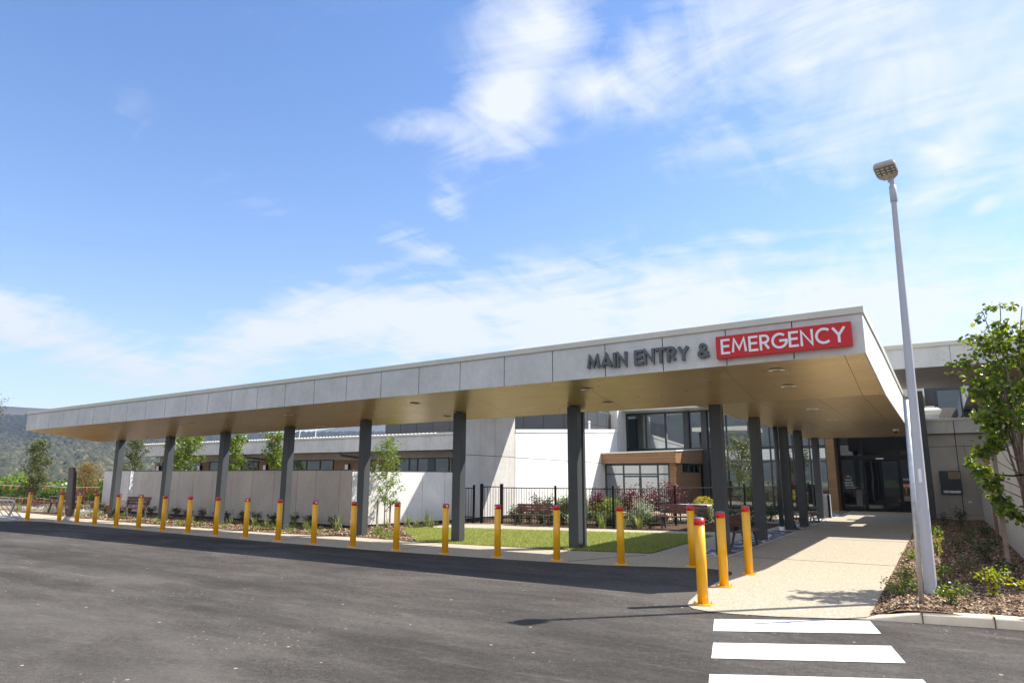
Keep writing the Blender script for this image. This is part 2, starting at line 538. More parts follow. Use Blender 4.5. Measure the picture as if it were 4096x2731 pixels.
M['mulch'] = mat_mulch()
M['mulch2'] = mat_mulch('garden_mulch', 0.55)
M['chips'] = mat_chips()
M['kerb'] = simple('kerb_concrete', (0.78, 0.65, 0.46), 0.8, 0, 0.14, 3, 0.3, 0, 0.3, 50)
def mat_paint():
    t = NT('road_paint')
    a = t.noise(3.0, 7, 0.7)
    c = t.ramp(a, [(0.3, (0.66, 0.65, 0.62)), (0.6, (0.80, 0.79, 0.76))])
    g = t.noise(90, 3, 0.8)
    wear = t.math('MULTIPLY', t.ramp(g, [(0.54, (0, 0, 0)), (0.62, (1, 1, 1))]), t.ramp(t.noise(2.2, 6, 0.7), [(0.44, (0, 0, 0)), (0.62, (1, 1, 1))]))
    c = t.mix(t.math('MULTIPLY', wear, 0.75), c, (0.12, 0.11, 0.10))
    w = t.noise(1.0, 5, 0.7, t.pos((0.5, 4.0, 1), (0, 0, 0.9)))
    c = t.mix(t.math('MULTIPLY', t.ramp(w, [(0.6, (0, 0, 0)), (0.72, (1, 1, 1))]), 0.2), c, (0.30, 0.28, 0.26))
    t.col(c)
    t.set(0.7, 0, 0.2)
    t.bump(t.noise(140, 4, 0.6), 0.35, 0.01)
    return t.mat


M['paint'] = mat_paint()
M['stone'] = mat_crazy()
M['stoneborder'] = simple('stone_border', (0.50, 0.46, 0.38), 0.8)
M['lawn'] = mat_lawn()
M['blade'] = mat_leaf('grass_blade', (0.17, 0.215, 0.035), (0.28, 0.32, 0.07), (0.40, 0.40, 0.15), 0.35)
M['bark'] = simple('grey_brown_bark', (0.20, 0.15, 0.11), 0.85, 0, 0.35, 18, 0.2, 0, 0.5, 60)
M['stake'] = simple('stake_timber', (0.25, 0.19, 0.14), 0.8, 0, 0.2, 10)
M['leaf_pear'] = mat_leaf('pear_leaf', (0.05, 0.10, 0.014), (0.13, 0.20, 0.028), (0.30, 0.34, 0.06), 0.42, 0.35)
M['leaf_light'] = mat_leaf('light_leaf', (0.09, 0.15, 0.02), (0.15, 0.23, 0.035), (0.24, 0.30, 0.06), 0.4)
M['leaf_dark'] = mat_leaf('dark_leaf', (0.022, 0.045, 0.012), (0.04, 0.075, 0.02), (0.07, 0.12, 0.03), 0.2)
M['leaf_olive'] = mat_leaf('olive_leaf', (0.06, 0.085, 0.025), (0.10, 0.125, 0.04), (0.17, 0.18, 0.06), 0.3)
M['leaf_gum'] = mat_leaf('gum_leaf', (0.055, 0.065, 0.03), (0.09, 0.095, 0.05), (0.16, 0.14, 0.08), 0.25)
M['leaf_gold'] = mat_leaf('golden_leaf', (0.10, 0.16, 0.02), (0.26, 0.30, 0.025), (0.55, 0.50, 0.04), 0.35)
M['leaf_red'] = mat_leaf('red_leaf', (0.07, 0.03, 0.02), (0.14, 0.022, 0.028), (0.20, 0.05, 0.04), 0.3)
M['leaf_silver'] = mat_leaf('silver_leaf', (0.22, 0.26, 0.16), (0.36, 0.40, 0.26), (0.55, 0.57, 0.45), 0.3)
M['leaf_bronze'] = mat_leaf('bronze_leaf', (0.16, 0.12, 0.03), (0.27, 0.19, 0.05), (0.36, 0.28, 0.08), 0.35)
M['leaf_hedge'] = mat_leaf('hedge_leaf', (0.045, 0.09, 0.016), (0.085, 0.155, 0.024), (0.18, 0.26, 0.045), 0.3)
M['strap'] = mat_leaf('strap_leaf', (0.10, 0.14, 0.03), (0.19, 0.24, 0.06), (0.36, 0.36, 0.15), 0.3)
M['flower_white'] = mat_leaf('white_flower', (0.45, 0.40, 0.52), (0.6, 0.58, 0.64), (0.75, 0.75, 0.75), 0.2)
M['flower_red'] = mat_leaf('red_flower', (0.45, 0.03, 0.02), (0.60, 0.05, 0.03), (0.7, 0.12, 0.06), 0.2)
M['flower_yellow'] = mat_leaf('yellow_flower', (0.75, 0.55, 0.01), (0.85, 0.68, 0.02), (0.9, 0.75, 0.1), 0.2)
M['rock'] = simple('sandstone_rock', (0.42, 0.30, 0.20), 0.9, 0, 0.35, 4, 0.2, 0, 0.8, 9)
M['flag'] = simple('orange_bunting', (0.80, 0.085, 0.03), 0.6)
M['rope'] = simple('white_rope', (0.7, 0.7, 0.68), 0.7)
M['brick'] = mat_brick()
M['hill'] = mat_hill('hill_soil', (0.035, 0.040, 0.025), (0.06, 0.06, 0.038), (0.10, 0.09, 0.06))
def mat_forest():
    t = NT('hill_forest')
    n = t.N.new('ShaderNodeNewGeometry')
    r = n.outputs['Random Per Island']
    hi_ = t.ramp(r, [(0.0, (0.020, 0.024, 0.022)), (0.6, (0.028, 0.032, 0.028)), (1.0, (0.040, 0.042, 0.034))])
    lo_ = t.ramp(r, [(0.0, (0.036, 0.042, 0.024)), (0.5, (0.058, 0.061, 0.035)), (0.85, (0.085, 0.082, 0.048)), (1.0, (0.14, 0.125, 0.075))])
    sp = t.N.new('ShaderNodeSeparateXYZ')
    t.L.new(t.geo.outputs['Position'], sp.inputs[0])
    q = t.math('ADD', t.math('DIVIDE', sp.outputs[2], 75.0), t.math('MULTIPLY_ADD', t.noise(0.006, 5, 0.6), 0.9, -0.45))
    t.col(t.mix(t.ramp(q, [(0.25, (0, 0, 0)), (0.75, (1, 1, 1))]), lo_, hi_))  # shaded upper slope is put into the colour; lighter woodland lower down
    t.set(0.95, 0, 0.05)
    return t.mat


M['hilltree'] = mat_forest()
M['forest_plain'] = mat_rand('hill_forest_plain', [(0.0, (0.022, 0.026, 0.020)), (0.45, (0.036, 0.040, 0.028)), (0.8, (0.060, 0.060, 0.042)), (1.0, (0.11, 0.10, 0.066))], 0.95)
M['field'] = simple('far_field', (0.10, 0.13, 0.04), 0.95, 0, 0.35, 0.02)
M['gravel'] = simple('sandy_soil', (0.30, 0.22, 0.13), 0.95, 0, 0.25, 3, 0.2, 0, 0.5, 40)
M['orange'] = simple('orange_plastic', (0.75, 0.22, 0.03), 0.5)
M['totem'] = simple('totem_face', (0.105, 0.088, 0.072), 0.35, 0.2)
M['totemedge'] = simple('totem_edge', (0.045, 0.020, 0.014), 0.4)
M['darkgrey'] = simple('intercom_blue_grey', (0.035, 0.045, 0.058), 0.45)
M['kraft'] = simple('kraft_cover', (0.30, 0.23, 0.13), 0.5, 0, 0.25, 12)
M['binm'] = simple('brushed_bin_metal', (0.52, 0.54, 0.60), 0.3, 0.3)
M['tile'] = simple('pale_roof_sheet', (0.60, 0.58, 0.54), 0.5)
M['tile2'] = simple('brown_roof_tile', (0.24, 0.17, 0.13), 0.8)
M['lampwhite'] = simple('downlight_trim', (0.90, 0.90, 0.88), 0.4)


# ------------------------------------------------------------------ mesh helpers
class MB:
    def __init__(s):
        s.v = []
        s.f = []

    def add(s, vs, fs):
        o = len(s.v)
        s.v += [tuple(p) for p in vs]
        s.f += [tuple(i + o for i in q) for q in fs]
        return s

    def box(s, x0, x1, y0, y1, z0, z1):
        return s.add([(x0, y0, z0), (x1, y0, z0), (x1, y1, z0), (x0, y1, z0), (x0, y0, z1), (x1, y0, z1), (x1, y1, z1), (x0, y1, z1)],
                     [(0, 3, 2, 1), (4, 5, 6, 7), (0, 1, 5, 4), (1, 2, 6, 5), (2, 3, 7, 6), (3, 0, 4, 7)])

    def hexa(s, a):   # eight corners: bottom ring, top ring
        return s.add(a, [(0, 3, 2, 1), (4, 5, 6, 7), (0, 1, 5, 4), (1, 2, 6, 5), (2, 3, 7, 6), (3, 0, 4, 7)])

    def wall(s, p0, p1, th, z0, z1, z1b=None):    # an upright slab along p0-p1, thickness to its left
        z1b = z1 if z1b is None else z1b
        d = Vector((p1[0] - p0[0], p1[1] - p0[1]))
        d.normalize()
        n = Vector((-d.y, d.x)) * th
        return s.hexa([(p0[0], p0[1], z0), (p1[0], p1[1], z0), (p1[0] + n.x, p1[1] + n.y, z0), (p0[0] + n.x, p0[1] + n.y, z0),
                       (p0[0], p0[1], z1), (p1[0], p1[1], z1b), (p1[0] + n.x, p1[1] + n.y, z1b), (p0[0] + n.x, p0[1] + n.y, z1)])

    def tube(s, pts, rad, n=10, cap=True):
        pts = [Vector(p) for p in pts]
        if not hasattr(rad, '__len__'):
            rad = [rad] * len(pts)
        o = len(s.v)
        ref = Vector((0.12, 0.31, 0.94))
        for i, p in enumerate(pts):
            d = (pts[min(i + 1, len(pts) - 1)] - pts[max(i - 1, 0)]).normalized()
            rr = ref if abs(d.dot(ref)) < 0.95 else Vector((1, 0, 0))
            a = d.cross(rr).normalized()
            b = d.cross(a)
            for k in range(n):
                t = 2 * PI * k / n
                s.v.append(tuple(p + (a * math.cos(t) + b * math.sin(t)) * rad[i]))
        for i in range(len(pts) - 1):
            for k in range(n):
                s.f.append((o + i * n + k, o + i * n + (k + 1) % n, o + (i + 1) * n + (k + 1) % n, o + (i + 1) * n + k))
        if cap:
            s.f.append(tuple(o + k for k in range(n))[::-1])
            s.f.append(tuple(o + (len(pts) - 1) * n + k for k in range(n)))
        return s

    def lathe(s, prof, n=20, c=(0, 0, 0)):    # prof: (r, z)
        o = len(s.v)
        for r, z in prof:
            for k in range(n):
                t = 2 * PI * k / n
                s.v.append((c[0] + r * math.cos(t), c[1] + r * math.sin(t), c[2] + z))
        for i in range(len(prof) - 1):
            for k in range(n):
                s.f.append((o + i * n + k, o + i * n + (k + 1) % n, o + (i + 1) * n + (k + 1) % n, o + (i + 1) * n + k))
        s.f.append(tuple(o + k for k in range(n))[::-1])
        s.f.append(tuple(o + (len(prof) - 1) * n + k for k in range(n)))
        return s

    def prism(s, poly, z0, z1):
        n = len(poly)
        vs = [(x, y, z0) for x, y in poly] + [(x, y, z1) for x, y in poly]
        fs = [tuple(range(n))[::-1], tuple(range(n, 2 * n))] + [(i, (i + 1) % n, n + (i + 1) % n, n + i) for i in range(n)]
        return s.add(vs, fs)

    def build(s, name, mat, parent=None, smooth=False, local=False, bevel=0.0):
        me = bpy.data.meshes.new(name)
        off = Vector((0, 0, 0))
        if parent is not None and not local:
            p = parent
            while p is not None:
                off += p.location
                p = p.parent
        me.from_pydata([(x - off.x, y - off.y, z - off.z) for x, y, z in s.v], [], s.f)
        if smooth:
            me.shade_smooth()
        me.materials.append(mat)
        me.update()
        o = bpy.data.objects.new(name, me)
        C.objects.link(o)
        if parent is not None:
            o.parent = parent
        if bevel:
            b = o.modifiers.new('edge', 'BEVEL')
            b.width = bevel
            b.segments = 2
            b.limit_method = 'ANGLE'
        return o


def tag(o, label=None, cat=None, group=None, kind=None):
    if label:
        o['label'] = label
    if cat:
        o['category'] = cat
    if group:
        o['group'] = group
    if kind:
        o['kind'] = kind
    return o


def thing(name, label, cat, loc=(0, 0, 0), group=None, rz=0.0):
    o = bpy.data.objects.new(name, None)
    o.empty_display_size = 0.1
    C.objects.link(o)
    o.location = loc
    o.rotation_euler = (0, 0, rz)
    return tag(o, label, cat, group)


def copy_tree(o, parent=None):
    c = o.copy()
    C.objects.link(c)
    c.parent = parent
    for ch in list(o.children):
        copy_tree(ch, c)
    return c


def struct(name, mb, mat, **k):
    return tag(mb.build(name, mat, **k), kind='structure')


def sheet(name, poly, z, mat):
    m = MB()
    m.add([(x, y, z) for x, y in poly], [tuple(range(len(poly)))])
    return struct(name, m, mat)


def np_mesh(name, V, F, mat, parent=None, smooth=False):
    """V (n,3), F (m,k) all faces the same size; world coordinates unless the parent sits elsewhere"""
    V = np.asarray(V, dtype=np.float32)
    if parent is not None:
        V = V - np.array(parent.location, dtype=np.float32)
    F = np.asarray(F, dtype=np.int32)
    me = bpy.data.meshes.new(name)
    me.vertices.add(len(V))
    me.vertices.foreach_set('co', V.ravel())
    k = F.shape[1]
    me.loops.add(F.size)
    me.loops.foreach_set('vertex_index', F.ravel())
    me.polygons.add(len(F))
    me.polygons.foreach_set('loop_start', np.arange(0, F.size, k, dtype=np.int32))
    me.polygons.foreach_set('loop_total', np.full(len(F), k, dtype=np.int32))
    me.materials.append(mat)
    me.update(calc_edges=True)
    if smooth:
        me.shade_smooth()
    o = bpy.data.objects.new(name, me)
    C.objects.link(o)
    if parent is not None:
        o.parent = parent
    return o


def unit(a):
    return a / np.maximum(np.linalg.norm(a, axis=1, keepdims=True), 1e-9)


def leaf_arrays(P, size, aspect=0.6, droop=0.0, up=0.5, D=None):
    """P (n,3) leaf bases; each leaf is two quads folded on the midrib"""
    n = len(P)
    if D is None:
        D = rng.normal(size=(n, 3))
        D[:, 2] = D[:, 2] * 0.6 - droop
    D = unit(D)
    U = rng.normal(size=(n, 3))
    U[:, 2] += up
    Nn = unit(U - (U * D).sum(1, keepdims=True) * D)
    S = np.cross(D, Nn)
    s = (size * rng.uniform(0.65, 1.25, n))[:, None]
    w = s * aspect * 0.5
    fold = w * 0.35
    v0 = P
    v1 = P + D * s * 0.35 + S * w + Nn * fold
    v2 = P + D * s * 0.72 + S * w * 0.85 + Nn * fold
    v3 = P + D * s
    v4 = P + D * s * 0.72 - S * w * 0.85 + Nn * fold
    v5 = P + D * s * 0.35 - S * w + Nn * fold
    V = np.stack([v0, v1, v2, v3, v4, v5], 1).reshape(-1, 3)
    b = (np.arange(n) * 6)[:, None]
    F = np.concatenate([b + np.array([[0, 1, 2, 3]]), b + np.array([[0, 3, 4, 5]])], 0)
    return V, F


def leaves(name, P, size, mat, parent, **k):
    V, F = leaf_arrays(np.asarray(P, float), size, **k)
    return np_mesh(name, V, F, mat, parent)


def blade_arrays(P, h, w, lean=0.35, seg=3, D=None):
    """arching strap leaves: P (n,3) bases"""
    n = len(P)
    a = rng.uniform(0, 2 * PI, n)
    D = np.stack([np.cos(a), np.sin(a), np.zeros(n)], 1)
    S = np.stack([-np.sin(a), np.cos(a), np.zeros(n)], 1)
    hh = (h * rng.uniform(0.55, 1.15, n))[:, None]
    le = (lean * rng.uniform(0.2, 1.6, n))[:, None] * hh
    out = []
    for i in range(seg + 1):
        t = i / seg
        c = P + D * le * t ** 2 + np.array([[0, 0, 1.0]]) * hh * (t - 0.28 * (le / hh) * t ** 2)
        ww = w * (1 - t ** 1.5) * 0.5 + 0.0006
        out += [c - S * ww, c + S * ww]
    V = np.stack(out, 1)
    k = 2 * (seg + 1)
    V = V.reshape(-1, 3)
    b = (np.arange(n) * k)[:, None]
    F = np.concatenate([b + np.array([[2 * i, 2 * i + 1, 2 * i + 3, 2 * i + 2]]) for i in range(seg)], 0)
    return V, F


# ------------------------------------------------------------------ ground, road, paths
G = MB()
rings = [(1, -.06), (75, -.06), (95, -.7), (130, -3.6), (170, -5.6), (260, -6), (900, -6), (7000, -6)]
ns = 72
for r_, z_0 in rings:
    G.v += [(r_ * math.cos(2 * PI * k / ns) - 8, r_ * math.sin(2 * PI * k / ns) + 10, z_0) for k in range(ns)]
for q in range(len(rings) - 1):
    G.f += [(q * ns + k, (q + 1) * ns + k, (q + 1) * ns + (k + 1) % ns, q * ns + (k + 1) % ns) for k in range(ns)]
G.f.append(tuple(range(ns)))
struct('ground', G, M['field'])
sheet('road', [(-90, -60), (60, -60), (60, 13.2), (-90, 13.2)], 0.0, M['asphalt'])
sheet('garden_ground', [(-60, 13.2), (-14.6, 13.2), (-14.6, 37.7), (-34, 40), (-60, 40)], -0.004, M['mulch2'])
sheet('courtyard_ground', [(-14.6, 13.2), (14, 13.2), (14, 45), (-14.6, 45)], -0.004, M['mulch2'])
# footpath: the long strip under the canopy with the rounded tongue by the crossing
tongue = [(-0.88, 9.25), (-1.79, 8.87), (-2.28, 8.75), (-2.55, 8.74), (-2.78, 8.82), (-2.92, 9.0), (-2.99, 9.3), (-3.04, 9.7), (-3.10, 10.1), (-3.13, 11.0), (-3.14, 11.8),
          (-3.16, 12.2), (-3.24, 12.5), (-3.42, 12.68), (-3.7, 12.72), (-4.09, 12.62), (-5.0, 12.3), (-5.58, 12.12)]
strip = [(-7.9, 11.9), (-11, 11.78), (-14, 11.82), (-18, 12.02), (-22, 12.28), (-26, 12.45), (-27.3, 12.55), (-28.2, 12.3), (-29.2, 11.4), (-31, 9.5), (-40, 2), (-60, 2), (-60, 15.6), (-37.9, 15.5),
         (-35.6, 15.16), (-29.5, 14.55), (-23.7, 13.9), (-18.75, 13.75), (-16.06, 13.7), (-13.58, 14.0), (-11.34, 13.85), (-7.08, 14.15), (-5.43, 14.51), (-5.50, 17.0), (-5.58, 19.86), (-6.35, 19.95), (-8.27, 19.35),
         (-12.99, 18.25), (-14.6, 17.9), (-14.9, 20.4), (-13.3, 20.6), (-11, 20.3), (-8.0, 20.6), (-5.6, 21.3), (-4.85, 23.0), (-4.85, 38.6), (-0.3, 38.6), (-0.3, 31), (-0.88, 31)]
sheet('footpath', tongue + strip, 0.008, M['path'])
m = MB()
m.box(-4.25, -0.89, 14.985, 15.0, 0.009, 0.0115)
m.box(-4.3, -0.89, 20.6, 20.615, 0.009, 0.0115)
m.box(-4.3, -0.89, 26.6, 26.615, 0.009, 0.0115)
for (x0, x1, y) in ((-5.6, -3.2, 13.5),):
    m.hexa([(-5.45, 14.2, .009), (-5.44, 14.18, .009), (-6.3, 12.3, .009), (-6.32, 12.31, .009), (-5.45, 14.2, .0115), (-5.44, 14.18, .0115), (-6.3, 12.3, .0115), (-6.32, 12.31, .0115)])
for x in (-10.5, -14.6, -18.7, -22.8, -26.9):
    m.box(x, x + 0.012, 12.2 if x < -20 else 11.9, 13.75, 0.009, 0.0115)
struct('footpath_joint', m, M['gap'])
sheet('stone_paving', [(-4.62, 14.78), (-3.92, 14.78), (-3.92, 38.4), (-4.62, 38.4)], 0.013, M['stone'])
m = MB()
m.box(-3.92, -3.86, 14.72, 38.4, 0.009, 0.020)
m.box(-4.68, -3.92, 14.72, 14.78, 0.009, 0.020)
struct('stone_paving_border', m, M['stoneborder'])
lawn_poly = [(-11.35, 13.86), (-7.08, 14.16), (-5.44, 14.52), (-5.51, 17.0), (-5.59, 19.8), (-6.35, 19.9), (-8.27, 19.3), (-12.99, 18.15), (-14.44, 17.3), (-14.2, 16.7), (-13.2, 15.6), (-12.1, 14.65)]
sheet('lawn', lawn_poly, 0.016, M['lawn'])


def inside(poly, x, y):
    c = np.zeros(len(x), bool)
    n = len(poly)
    for i in range(n):
        x0, y0 = poly[i]
        x1, y1 = poly[(i + 1) % n]
        k = ((y0 > y) != (y1 > y)) & (x < (x1 - x0) * (y - y0) / (y1 - y0 + 1e-12) + x0)
        c ^= k
    return c


def scatter(poly, n):
    xs = [p[0] for p in poly]
    ys = [p[1] for p in poly]
    x = rng.uniform(min(xs), max(xs), n)
    y = rng.uniform(min(ys), max(ys), n)
    k = inside(poly, x, y)
    return x[k], y[k]


x, y = scatter(lawn_poly, 90000)
P = np.stack([x, y, np.full(len(x), 0.014)], 1)
V, F = blade_arrays(P, 0.05, 0.010, 0.7, 2)
tag(np_mesh('grass', V, F, M['blade']), 'short mown turf of the curved lawn behind the bollards', 'grass', kind='stuff')

# zebra crossing
cw = [[(-2.39, 8.33), (-0.86, 9.19), (-0.70, 8.52), (-2.23, 7.70)], [(-2.08, 7.17), (-0.58, 7.97), (-0.43, 7.32), (-1.93, 6.57)], [(-1.80, 6.05), (-0.29, 6.82), (-0.14, 6.20), (-1.64, 5.44)]]
m = MB()
for q in cw:
    m.add([(a, b, 0.006) for a, b in q], [(0, 3, 2, 1)])
m.f = [f[::-1] for f in m.f]
struct('road_marking', m, M['paint'])


def kerb():
    m = MB()
    path = [(-0.90, 9.28, 0.012), (-0.78, 9.29, 0.035), (-0.62, 9.32, 0.065), (-0.46, 9.35, 0.095), (-0.34, 9.37, 0.11), (-0.05, 9.42, 0.115), (0.5, 9.52, 0.115), (1.4, 9.68, 0.115), (6, 10.5, 0.115), (20, 13.0, 0.115)]
    prev = None
    for i, (x, y, h) in enumerate(path):
        a = path[max(i - 1, 0)]
        b = path[min(i + 1, len(path) - 1)]
        d = Vector((b[0] - a[0], b[1] - a[1])).normalized()
        n = Vector((-d.y, d.x))
        prof = [(0, -0.02), (0.015, h * 0.75), (0.04, h * 0.95), (0.07, h), (0.17, h), (0.18, -0.02)]
        ring = [(x + n.x * u, y + n.y * u, z) for u, z in prof]
        o = len(m.v)
        m.v += ring
        if prev is not None:
            for k in range(5):
                m.f.append((prev + k, o + k, o + k + 1, prev + k + 1))
        prev = o
    o = struct('kerb', m, M['kerb'])
    for p in o.data.polygons:
        p.use_smooth = True
    g = MB()
    for (x, y) in ((-0.34, 9.37), (0.34, 9.49)):
        g.hexa([(x, y - .003, 0), (x + .008, y - .003, 0), (x - .02, y + .19, 0), (x - .028, y + .19, 0), (x, y - .003, .117), (x + .008, y - .003, .117), (x - .02, y + .19, .1175), (x - .028, y + .19, .1175)])
    struct('kerb_joint', g, M['gap'])


kerb()


def bed(name, poly_fn, x0, x1, y0, y1, nx, ny, zfn, mat):
    xs = np.linspace(0, 1, nx)
    ys = np.linspace(0, 1, ny)
    V = []
    for j in ys:
        for i in xs:
            x, y = poly_fn(i, j)
            V.append((x, y, zfn(x, y) + rng.normal() * 0.004))
    F = [(j * nx + i, j * nx + i + 1, (j + 1) * nx + i + 1, (j + 1) * nx + i) for j in range(ny - 1) for i in range(nx - 1)]
    o = np_mesh(name, np.array(V), np.array(F), mat)
    return tag(o, kind='structure')


def right_bed(i, j):
    y = 9.42 + (31 - 9.42) * (j ** 1.3)
    x = -0.875 + (1.5 + 0.875 + (6 if j < 0.32 else 0) * max(0, (0.32 - j) / 0.32)) * i
    yy = y + max(0, (x + 0.3)) * 0.17 * max(0, 1 - j * 3)
    return x, yy


def bed_z(x, y):
    e = max(0.0, min(1.0, (x + 0.875) / 0.35))
    return 0.012 + 0.10 * (e * e * (3 - 2 * e)) + 0.012 * math.sin(x * 5 + y * 2.3) * e


bed('mulch_bed', right_bed, 0, 0, 0, 0, 60, 160, bed_z, M['mulch'])


def chips(name, x, y, z, size, label):
    n = len(x)
    P = np.stack([x, y, z], 1)
    a = rng.uniform(0, 2 * PI, n)
    D = unit(np.stack([np.cos(a), np.sin(a), rng.normal(0, 0.3, n)], 1))
    U = unit(np.stack([rng.normal(0, 0.4, n), rng.normal(0, 0.4, n), np.ones(n)], 1))
    S = unit(np.cross(D, U))
    l = (size * rng.uniform(0.5, 1.5, n))[:, None]
    w = l * rng.uniform(0.25, 0.5, n)[:, None]
    V = np.stack([P - D * l * .5 - S * w * .5, P + D * l * .4 - S * w * .6, P + D * l * .5 + S * w * .4, P - D * l * .4 + S * w * .5], 1).reshape(-1, 3)
    F = (np.arange(n) * 4)[:, None] + np.array([[0, 1, 2, 3]])
    return tag(np_mesh(name, V, F, M['chips']), label, 'bark mulch', kind='stuff')


def rb_scatter(n):
    y = 9.45 + rng.uniform(0, 1, n) ** 2.0 * 21
    x = rng.uniform(-0.87, 1.35, n)
    near = y < 13
    x[near] = rng.uniform(-0.87, 3.2, near.sum())
    k = y > 9.55 + np.maximum(0, x + 0.3) * 0.17
    return x[k], y[k]


x, y = rb_scatter(60000)
z = np.array([bed_z(a, b) for a, b in zip(x, y)]) + rng.uniform(0.002, 0.02, len(x))
chips('bark_chips', x, y, z, 0.034, 'loose brown bark chips covering the bed beside the lamp post')

# long mulch bed before the screen wall
left_bed = [(-30.5, 14.62), (-23.7, 13.95), (-18.75, 13.8), (-16.06, 13.75), (-13.58, 14.05), (-11.5, 13.9), (-12.3, 14.9), (-13.3, 15.8), (-14.4, 17.0), (-14.6, 17.9), (-15.2, 20.3), (-16.0, 16.1), (-30.2, 17.4)]
sheet('mulch_bed_long', left_bed, 0.010, M['mulch'])
x, y = scatter(left_bed, 60000)
chips('bark_chips', x, y, 0.012 + rng.uniform(0.002, 0.025, len(x)), 0.055, 'orange brown bark chips in the long bed before the grey screen wall')
sheet('garden_path', [(-60, 15.0), (-38, 15.6), (-34, 15.9), (-34, 17.6), (-60, 19)], 0.0, M['gravel'])

# ------------------------------------------------------------------ entrance canopy
FX = [-0.85, -1.95, -3.09, -4.28, -5.47, -6.66, -7.85, -9.03, -10.22, -11.4, -12.56, -13.72, -14.83, -15.97, -17.09, -18.17, -19.24, -20.3, -21.35, -22.4, -23.41, -24.42, -25.42, -26.44, -27.43, -28.46, -29.13]
YF, YB = 12.4, 15.2
XR, XL = -0.85, -29.13


def zb(x): return 3.61 + 0.0121 * (x - XR)
def zt(x): return 4.28 + 0.0149 * (x - XR)
def zs(x): return 3.215 + 0.0094 * (x - XR)


canopy = thing('entrance_canopy', 'long grey fibre-cement canopy on charcoal columns sheltering the entry path', 'canopy', (-4, 15, 0))
g = 0.006
m = MB()
for a, b in zip(FX[:-1], FX[1:]):
    a2, b2 = a - g * 1.6, b + g * 1.6
    m.hexa([(b2, YF, zb(b2)), (a2, YF, zb(a2)), (a2, YF + .02, zb(a2)), (b2, YF + .02, zb(b2)), (b2, YF, zt(b2)), (a2, YF, zt(a2)), (a2, YF + .02, zt(a2)), (b2, YF + .02, zt(b2))])
m.build('fascia', M['panel'], canopy)
# dark carcass behind the panels: wedge from the street edge to the back edge, then the entry arm
m = MB()
e = 0.012


def wedge(m, xa, xb, ya, yb_, inset, zlo, zhi):
    m.hexa([(xa, ya, zlo(xa, ya)), (xb, ya, zlo(xb, ya)), (xb, yb_, zlo(xb, yb_)), (xa, yb_, zlo(xa, yb_)),
            (xa, ya, zhi(xa, ya)), (xb, ya, zhi(xb, ya)), (xb, yb_, zhi(xb, yb_)), (xa, yb_, zhi(xa, yb_))])


def lo(x, y):
    t = (y - YF) / (YB - YF)
    return zb(x) + (zs(x) - zb(x)) * min(1, t) + 0.014


def hi(x, y):
    t = (y - YF) / (YB - YF)
    return (zt(x) + 0.02) * (1 - t) + (zt(x) - 0.16) * t


wedge(m, XL + .03, XR - .03, YF + .021, YB - .02, 0, lambda x, y: lo(x, y) + .06, hi)
m.build('carcass', M['gap'], canopy)
m = MB()
m.hexa([(-4.58, YB - .019, 3.23), (-0.80, YB - .019, 3.23), (-0.78, 31.0, 3.22), (-4.58, 31.0, 3.22), (-4.58, YB - .019, 4.05), (-0.80, YB - .019, 4.1), (-0.78, 31.0, 4.12), (-4.58, 31.0, 4.12)])
m.build('roof_deck', M['cap'], canopy)
m = MB()
m.hexa([(XL - .02, YF - .03, zt(XL)), (XR + .03, YF - .03, zt(XR)), (XR + .03, YF + .2, zt(XR)), (XL - .02, YF + .2, zt(XL)), (XL - .02, YF - .03, zt(XL) + .112), (XR + .03, YF - .03, zt(XR) + .115), (XR + .03, YF + .2, zt(XR) + .10), (XL - .02, YF + .2, zt(XL) + .10)])
m.build('fascia_cap', M['cap'], canopy, bevel=0.006)
# roof sheet on top of the street wing
m = MB()
m.hexa([(XL, YF + .201, zt(XL) + .03), (XR, YF + .201, zt(XR) + .03), (XR, YB - .001, zt(XR) - .13), (XL, YB - .001, zt(XL) - .13), (XL, YF + .201, zt(XL) + .06), (XR, YF + .201, zt(XR) + .06), (XR, YB - .001, zt(XR) - .1), (XL, YB - .001, zt(XL) - .1)])
m.build('roof_sheet', M['creamroof'], canopy)
# right side fascia: tapered over the street wing, then straight along the arm
m = MB()
ys = [YF + 0.0, 13.35, 14.3, YB]
for a, b in zip(ys[:-1], ys[1:]):
    def q(y):
        t = (y - YF) / (YB - YF)
        return XR + 0.002 + (0.085) * t, 3.61 + (3.21 - 3.61) * t, 4.28 + (4.07 - 4.28) * t
    (xa, za, ta), (xb, zb_, tb) = q(a + g), q(b - g)
    m.hexa([(xa - .02, a + g, za), (xa, a + g, za), (xb, b - g, zb_), (xb - .02, b - g, zb_), (xa - .02, a + g, ta), (xa, a + g, ta), (xb, b - g, tb), (xb - .02, b - g, tb)])
yy = YB
while yy < 30.9:
    y2 = min(yy + 1.2, 31.0)
    m.box(-0.783, -0.763, yy + g, y2 - g, 3.205, 4.07)
    yy = y2
m.build('side_fascia', M['white'], canopy)
m = MB()
m.hexa([(XR - .02, YF + .2, 4.281), (XR + .03, YF + .2, 4.281), (-0.735, YB, 4.072), (-0.80, YB, 4.072), (XR - .02, YF + .2, 4.395), (XR + .03, YF + .2, 4.395), (-0.735, YB, 4.185), (-0.80, YB, 4.185)])
m.box(-0.80, -0.735, YB, 31.02, 4.072, 4.19)
m.build('side_cap', M['cap'], canopy)
m = MB()
m.hexa([(XL, YF + .02, zb(XL)), (XL + .02, YF + .02, zb(XL)), (XL + .02, YB, zs(XL)), (XL, YB, zs(XL)), (XL, YF + .02, zt(XL)), (XL + .02, YF + .02, zt(XL)), (XL + .02, YB, zt(XL) - .12), (XL, YB, zt(XL) - .12)])
m.build('end_fascia', M['panel'], canopy)
m = MB()
xs_ = [-4.62, -7.0, -10, -13, -16, -19, -22, -25, -29.1]
